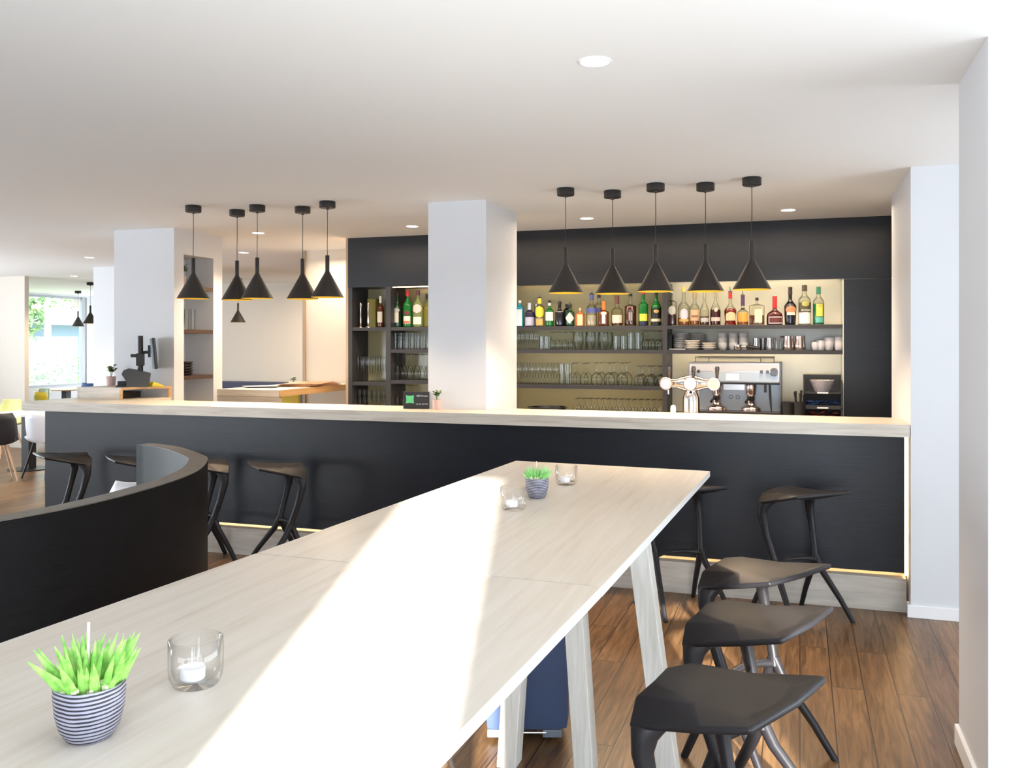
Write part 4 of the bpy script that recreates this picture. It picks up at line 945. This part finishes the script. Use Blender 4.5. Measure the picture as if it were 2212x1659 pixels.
# ------------------------------------------------------------------ bar stools
def stool(label, x, y, ang, group):
    """tail of the seat points along ang; built once then copied"""
    global ST0
    if ST0 is not None:
        return dup(ST0, (x, y, 0), ang, label=label, group=group)
    t = thing('bar_stool', label, 'bar stool', (x, y, 0), ang, group)
    ST0 = t
    zs = .768
    # seat shell, x = tail direction, y = sideways. top surface grid of control points
    top = dict(B=(-.165, 0, zs + .004), BL=(-.150, .09, zs - .004), BR=(-.150, -.09, zs - .004), A=(-.146, .205, zs - .082), A2=(-.146, -.205, zs - .082),
               AF=(-.160, .155, zs - .026), AF2=(-.160, -.155, zs - .026), AS=(-.065, .216, zs - .058), AS2=(-.065, -.216, zs - .058),
               Gl=(.0, .135, zs - .004), Gr=(.0, -.135, zs - .004), S=(.06, .216, zs - .024), S2=(.06, -.216, zs - .024),
               M=(.0, 0, zs - .008), D=(.190, .212, zs + .014), E=(.190, -.212, zs + .014), T=(.205, 0, zs + .018), TL=(.14, .12, zs - .004), TR=(.14, -.12, zs - .004), Tm=(.15, 0, zs - .008))
    faces = [('B', 'M', 'Gl', 'BL'), ('B', 'BR', 'Gr', 'M'), ('BL', 'Gl', 'AF'), ('BR', 'AF2', 'Gr'), ('AF', 'Gl', 'AS', 'A'), ('AF2', 'A2', 'AS2', 'Gr'),
             ('Gl', 'S', 'AS'), ('Gr', 'AS2', 'S2'), ('Gl', 'TL', 'D', 'S'), ('Gr', 'S2', 'E', 'TR'), ('M', 'Tm', 'TL', 'Gl'), ('M', 'Gr', 'TR', 'Tm'), ('Tm', 'T', 'D', 'TL'), ('Tm', 'TR', 'E', 'T')]
    mb = MB(); vt = {k: mb.b.verts.new(v) for k, v in top.items()}
    for f_ in faces: mb.b.faces.new([vt[k] for k in f_])
    o = mb.build('seat', M['stool'], t, smooth=28)
    me = o.data
    # keep top facing up
    bm = bmesh.new(); bm.from_mesh(me); bmesh.ops.recalc_face_normals(bm, faces=bm.faces)
    if sum(f_.normal.z for f_ in bm.faces) < 0: bmesh.ops.reverse_faces(bm, faces=bm.faces)
    bm.to_mesh(me); bm.free()
    md = o.modifiers.new('thick', 'SOLIDIFY'); md.thickness = .020; md.offset = -1
    md = o.modifiers.new('bev', 'BEVEL'); md.width = .007; md.segments = 3; md.limit_method = 'ANGLE'; md.angle_limit = math.radians(14)
    fr = MB(); KZ = .335
    for s in (-1, 1):
        fr.tube([(-.050, s * .135, zs - .048), (-.085, s * .168, zs - .066), (-.112, s * .185, zs - .098), (-.114, s * .190, zs - .15), (-.085, s * .185, zs - .27), (-.045, s * .165, KZ + .03), (-.04, s * .16, KZ - .01)],
                [.012, .026, .030, .023, .018, .019, .021], 12, flat=1.25, up=(0, 1, 0))
    fr.tube([(-.04, -.16, KZ), (-.07, -.10, KZ + .004), (-.085, 0, KZ + .006), (-.07, .10, KZ + .004), (-.04, .16, KZ)], [.017, .014, .013, .014, .017], 10, flat=1.3, up=(0, 0, 1))
    fr.build('frame', M['stool'], t, smooth=60)
    for s in (-1, 1):
        MB().tube([(-.045, s * .163, KZ + .02), (-.075, s * .172, KZ - .06), (-.155, s * .195, .12), (-.205, s * .21, .0)], [.020, .018, .015, .013], 10, flat=1.2, up=(0, 1, 0)).build('leg', M['stool'], t, smooth=60)
        MB().tube([(-.04, s * .163, KZ + .02), (.0, s * .172, KZ - .06), (.12, s * .205, .12), (.20, s * .225, .0)], [.020, .018, .015, .013], 10, flat=1.2, up=(0, 1, 0)).build('leg', M['stool'], t, smooth=60)
    return t
ST0 = None
R_ = math.radians
gT = 'bar stools along the right side of the table'; gB = 'bar stools in front of the bar'
stool('black sculpted bar stool nearest the camera at the table', -.195, 2.33, R_(-24), gT)
stool('black sculpted bar stool with sunlit tail edge, middle one at the table', -.15, 2.98, R_(-22), gT)
stool('black sculpted bar stool farthest along the table, half behind the sunlit one', -.155, 3.62, R_(-32), gT)
stool('dark bar stool standing right against the bar front near the wall end', .0, 5.55, R_(-46), gB)
stool('dark bar stool before the bar, half behind the far table corner', -.70, 5.52, R_(-52), gB)
stool('dark bar stool before the bar, right of the curved booth end', -3.60, 5.56, R_(226), gB)
stool('dark bar stool half hidden behind the curved booth rim', -4.26, 5.56, R_(228), gB)
stool('dark bar stool whose seat tip shows left of the booth edge', -4.87, 5.56, R_(232), gB)
stool('dark bar stool at the far left end of the bar', -5.57, 5.56, R_(238), gB)

# ------------------------------------------------------------------ curved booth partition
bo = thing('booth_partition', 'curved black booth partition with grey oak rim at left', 'partition', (-3.4, 2.8, 0))
outer = [(-3.42, 3.99), (-3.331, 3.977), (-3.12, 3.887), (-2.815, 3.665), (-2.672, 3.519), (-2.48, 3.200), (-2.37, 2.846), (-2.322, 2.45), (-2.36, 2.11), (-2.50, 1.72), (-2.78, 1.35), (-3.15, 1.12), (-3.6, 1.05)]
def smooth_curve(P, n=6):
    out = []
    for i in range(len(P) - 1):
        p0_, p1, p2, p3 = P[max(i - 1, 0)], P[i], P[i + 1], P[min(i + 2, len(P) - 1)]
        for k in range(n):
            t_ = k / n
            out.append(tuple(.5 * ((2 * p1[a]) + (-p0_[a] + p2[a]) * t_ + (2 * p0_[a] - 5 * p1[a] + 4 * p2[a] - p3[a]) * t_ ** 2 + (-p0_[a] + 3 * p1[a] - 3 * p2[a] + p3[a]) * t_ ** 3) for a in (0, 1)))
    out.append(P[-1]); return out
oc = smooth_curve(outer)
def offset(P, d):
    out = []
    for i, p in enumerate(P):
        a = P[max(i - 1, 0)]; b2 = P[min(i + 1, len(P) - 1)]
        tx, ty = b2[0] - a[0], b2[1] - a[1]; l_ = math.hypot(tx, ty)
        out.append((p[0] - ty / l_ * -d, p[1] + tx / l_ * -d))
    return out
ic = offset(oc, .085)
def ribbon(mb, A, Bc, z0, z1):
    f = lambda p, z: (p[0] + 3.4, p[1] - 2.8, z)
    n = len(A)
    va0 = [mb.b.verts.new(f(p, z0)) for p in A]; va1 = [mb.b.verts.new(f(p, z1)) for p in A]
    vb0 = [mb.b.verts.new(f(p, z0)) for p in Bc]; vb1 = [mb.b.verts.new(f(p, z1)) for p in Bc]
    for i in range(n - 1):
        mb.b.faces.new((va0[i], va0[i + 1], va1[i + 1], va1[i])); mb.b.faces.new((vb0[i + 1], vb0[i], vb1[i], vb1[i + 1]))
        mb.b.faces.new((va1[i], va1[i + 1], vb1[i + 1], vb1[i])); mb.b.faces.new((va0[i + 1], va0[i], vb0[i], vb0[i + 1]))
    for i in (0, n - 1): mb.b.faces.new((va0[i], va1[i], vb1[i], vb0[i]))
    return mb
o_mid = offset(oc, .012); i_mid = offset(oc, .070)
ribbon(MB(), oc, o_mid, 0, 1.096).build('outer_panel', M['darkbooth'], bo, smooth=50)
ribbon(MB(), i_mid, ic, 0, 1.096).build('inner_lining', M['boothin'], bo, smooth=50)
ribbon(MB(), oc, ic, 1.0965, 1.10).build('rim', M['boothcap'], bo, smooth=50)

# ------------------------------------------------------------------ suitcase under the table
sc = thing('suitcase', 'navy blue soft suitcase standing under the far table', 'suitcase', (-1.10, 3.56, 0), R_(18))
MB().box((-.175, -.09, .045), (.175, .12, .56), bev=.045).build('body', M['navy'], sc, smooth=60)
for sx_ in (-.12, .11):
    MB().box((sx_ - .045, -.085, .018), (sx_ + .035, -.06, .05), bev=.006).build('wheel_bracket', M['greyplastic'], sc)
    MB().lathe([(0, -.01), (.022, -.01), (.022, .01), (0, .01)], 16, mx=Matrix.Translation((sx_, -.04, .022)) @ Matrix.Rotation(PI / 2, 4, 'Y')).build('wheel', M['black'], sc)
MB().tube([(-.09, -.082, .038), (.08, -.082, .038)], .005, 8).build('rod', M['chrome'], sc)
MB().tube([(-.05, -.10, .50), (.0, -.12, .51), (.05, -.10, .50)], .006, 8).build('handle', M['black'], sc)

# ------------------------------------------------------------------ dining chairs and tables
def chair(label, x, y, rz, shell, legs, metal=False, s=1.0, group=None):
    t = thing('dining_chair', label, 'chair', (x, y, 0), rz, group)
    # shell: bucket, facing -y (back at +y)
    mb = MB(); n = 12; prof = []
    rows = [(-.22, .45, .20), (-.10, .44, .23), (.06, .435, .24), (.17, .45, .24), (.225, .52, .235), (.245, .62, .225), (.26, .74, .21), (.27, .82, .165)]
    g = []
    for (yy, zz, hw) in rows:
        r = []
        for i in range(n + 1):
            u = 2 * i / n - 1
            rise = abs(u) ** 3 * (.05 if zz < .5 else 0); fwd = abs(u) ** 2.2 * (.09 if zz > .5 else 0)
            r.append(mb.b.verts.new((hw * u * s, (yy - fwd) * s, (zz + rise) * s)))
        g.append(r)
    for a, b2 in zip(g, g[1:]):
        for i in range(n): mb.b.faces.new((a[i], a[i + 1], b2[i + 1], b2[i]))
    o = mb.build('shell', shell, t, smooth=True)
    md = o.modifiers.new('thick', 'SOLIDIFY'); md.thickness = .022; md.offset = 0
    for sx in (-1, 1):
        for sy in (-1, 1):
            r = [.016, .011] if not metal else [.010, .010]
            MB().tube([(sx * .13 * s, sy * .12 * s, .43 * s), (sx * .23 * s, sy * .22 * s, 0)], [r[0] * 1.2, r[1]], 8).build('leg', legs, t, smooth=60)
    return t
chair('charcoal shell dining chair with beech legs at far left', -9.2, 8.1, R_(-125), M['blackch'], M['beech'])
chair('white shell dining chair with dark legs left of the bar end', -8.80, 8.55, R_(170), M['whitech'], M['black'])
chair('lime yellow upholstered chair behind the charcoal chair', -11.1, 9.9, R_(0), M['lime'], M['beech'])
chair('pale green shell chair against the dining window', -13.3, 12.55, R_(-20), M['mint'], M['beech'])
chair('mustard yellow shell chair near the dining window', -12.1, 11.8, R_(160), M['yellow'], M['beech'], s=1.02)
chair('pale grey shell chair left of the till box', -11.6, 12.75, R_(180), M['whitech'], M['beech'])
chair('blue upholstered chair beside the window frame', -12.45, 13.2, R_(200), M['bluebk'], M['beech'], s=1.12)
chair('white shell chair behind the curved booth end', -3.95, 4.66, R_(200), M['whitech'], M['beech'], s=.97)
chair('white shell chair with metal legs mostly hidden under the far table', -1.36, 2.72, R_(95), M['whitech'], M['steel'], metal=True)
def dtable(label, x, y, r, m=M['whiteg'], z=.75):
    t = thing('dining_table', label, 'table', (x, y, 0))
    MB().lathe([(0, z - .025), (r, z - .025), (r, z), (0, z)], 36, p=6).build('table_top', m, t)
    MB().box((-.06, -.06, .02), (.06, .06, z - .025)).build('pedestal', M['black'], t)
    MB().lathe([(0, 0), (.25, 0), (.25, .012), (.03, .02), (0, .02)], 28).build('foot', M['black'], t)
    return t
dtable('dining table with white top and black pedestal at far left', -9.62, 9.0, .42)
dtable('pale dining table near the dining window', -13.9, 13.9, .42, M['oakwarm'])
dtable('white dining table directly behind the left bar end', -10.9, 11.75, .38)
o = tag(MB().box((-10.6, 13.0, 0), (-7.0, 13.35, .98)).build('bench_backrest', M['navyl'], bevel=.02), 'navy upholstered bench back along the far lounge wall', 'bench')

# ------------------------------------------------------------------ outside the dining window
def tree(label, x, y, h, r, seed, name='garden_tree'):
    random.seed(seed)
    t = thing(name, label, 'tree', (x, y, -.1))
    MB().tube([(0, 0, 0), (.05, 0, h * .4), (.0, .05, h * .8)], [.14, .10, .05], 10).build('trunk', mat('bark', (.25, .2, .15), .9), t)
    mb = MB()
    for i in range(1500):
        v = Vector((random.gauss(0, 1), random.gauss(0, 1), random.gauss(0, 1))).normalized() * (random.random() ** .4)
        p_ = Vector((v.x * r, v.y * r, h * .68 + v.z * h * .36))
        leafquad(mb, p_, (random.gauss(0, 1), random.gauss(0, 1), random.gauss(0, .6)), .26, .16)
    mb.build('crown', M['leafo'], t)
tree('leafy garden tree outside the dining window, left one', -20.6, 18.3, 4.2, 1.15, 31)
tree('leafy garden tree outside the dining window, right one', -29.5, 30.0, 7.5, 2.6, 32)
random.seed(33)
hb = MB()
for i in range(5200):
    leafquad(hb, (random.uniform(-19.9, -18.8), random.uniform(12, 26), random.uniform(-.1, 1.2) + random.uniform(0, .15)), (random.gauss(0, 1), random.gauss(0, 1), random.gauss(.4, .6)), .17, .10)
tag(hb.build('hedge', M['leafo']), 'low green hedge outside the dining window', 'hedge', kind='stuff')
pv = thing('garden_pavilion', 'white roofed garden pavilion with grey walls outside the dining window', 'pavilion', (-24, 23, -.1))
MB().prism([(-1.6, 2.35), (1.6, 2.35), (1.2, 2.9), (-1.2, 2.9)], -4.2, 4.2, 'y').build('roof', M['skirt'], pv)
MB().box((-.9, -3.6, 0), (.9, 3.4, 2.35)).build('wall', mat('bluegrey_cladding', (.20, .26, .34), .7), pv)
for yy in (-4, -1.2, 1.4, 4): MB().box((1.4, yy - .08, 0), (1.52, yy + .08, 2.35)).build('post', M['skirt'], pv)
sg = sbox('ground_outside', (-60, -30, -.3), (-15.41, 70, -.1), mat('lawn', (.25, .33, .15), .9))

# ------------------------------------------------------------------ camera
cam = bpy.data.cameras.new('camera'); co = bpy.data.objects.new('camera', cam); COL.objects.link(co)
co.location = (0, 0, 1.65)
co.rotation_euler = (PI / 2, 0, math.atan(622 / 1900))
cam.sensor_width = 36; cam.lens = 1900 / 2212 * 36
cam.shift_y = -(829.5 - 742) / 2212
cam.clip_start = .02; cam.clip_end = 200
S.camera = co

# ------------------------------------------------------------------ lights
def area(name, loc, rot, sx, sy, power, color, spread=PI):
    l_ = bpy.data.lights.new(name, 'AREA'); l_.shape = 'RECTANGLE'; l_.size = sx; l_.size_y = sy; l_.energy = power; l_.color = color; l_.spread = spread
    o = bpy.data.objects.new(name, l_); COL.objects.link(o); o.location = loc; o.rotation_euler = rot
    return o
DAY = (.84, .92, 1.0)
UP = math.radians(38)
area('daylight_fill_right', (4.15, 2.4, 1.3), (0, PI / 2 + UP, 0), 2.0, 5.6, 330, DAY)  # added sky-coloured panel on the solid right wall, tilted up to lift the ceiling
area('daylight_fill_back', (.95, BY + .05, 1.3), (PI / 2 + UP, 0, 0), 5.0, 2.0, 215, (.80, .90, 1.0))  # added panel before the back wall, for broad daylight and bar front reflections
area('daylight_fill_back_left', (-9.8, BY + .05, 1.3), (PI / 2 + UP, 0, 0), 5.0, 2.0, 360, DAY)  # fill panel added on the windowless left part of the back wall
area('daylight_fill_dining', (-12.5, 16.9, 1.5), (-PI / 2 - .3, 0, 0), 4.5, 2.2, 220, DAY)  # added fill at the solid far wall, brightens the dining area
area('daylight_fill_left', (-13.0, 5.0, 1.3), (0, -PI / 2 - UP, 0), 2.0, 8.0, 420, DAY)  # unseen panel added free-standing in the room, brightens the left side and ceiling
sun = bpy.data.lights.new('sun', 'SUN'); sun.energy = 26; sun.angle = math.radians(.9); sun.color = (1, .97, .92)
so = bpy.data.objects.new('sun', sun); COL.objects.link(so)
so.rotation_euler = Vector((-.294, .956, -.33)).to_track_quat('-Z', 'Y').to_euler()
WARM = (1.0, .74, .49)
for x, y in PR + PL:
    l_ = bpy.data.lights.new('pendant_bulb_light', 'SPOT'); l_.energy = 30; l_.color = WARM; l_.shadow_soft_size = .03; l_.spot_size = R_(142); l_.spot_blend = .35
    o = bpy.data.objects.new('pendant_bulb_light', l_); COL.objects.link(o); o.location = (x, y, CH - .402 - .325)
for x, y in [(-.735, 3.25), (-1.721, 7.3), (-.088, 7.34), (-3.34, 7.3), (-4.946, 7.27), (-6.181, 8.8), (-8.337, 8.7), (-10.85, 11.0)]:
    l_ = bpy.data.lights.new('downlight_light', 'SPOT'); l_.energy = 22 if y < 4 else 130; l_.color = (1, .78, .55); l_.spot_size = R_(120); l_.spot_blend = .8; l_.shadow_soft_size = .05
    o = bpy.data.objects.new('downlight_light', l_); COL.objects.link(o); o.location = (x, y, CH - .02)
area('lounge_area_light', (-6.9, 11.5, 2.6), (0, 0, 0), 2.5, 2.5, 110, (1, .82, .62))  # soft area lamp below the ceiling, no fixture modelled
area('service_aisle_light', (-1.8, 7.2, 2.65), (0, 0, 0), 5.0, .5, 45, (1, .80, .58))
area('corridor_light', (-4.9, 8.45, 2.6), (0, 0, 0), .5, .5, 14, (1, .80, .58))

w = bpy.data.worlds.new('world'); S.world = w; w.use_nodes = True
bg = w.node_tree.nodes['Background']; bg.inputs[0].default_value = (.80, .90, 1.0, 1); bg.inputs[1].default_value = 7.0

S.view_settings.view_transform = 'Standard'; S.view_settings.look = 'None'
S.view_settings.exposure = .2; S.view_settings.gamma = 1
S.view_settings.use_curve_mapping = False
S.cycles.max_bounces = 10; S.cycles.transparent_max_bounces = 24
S.cycles.diffuse_bounces = 5; S.cycles.glossy_bounces = 4; S.cycles.sample_clamp_indirect = 6
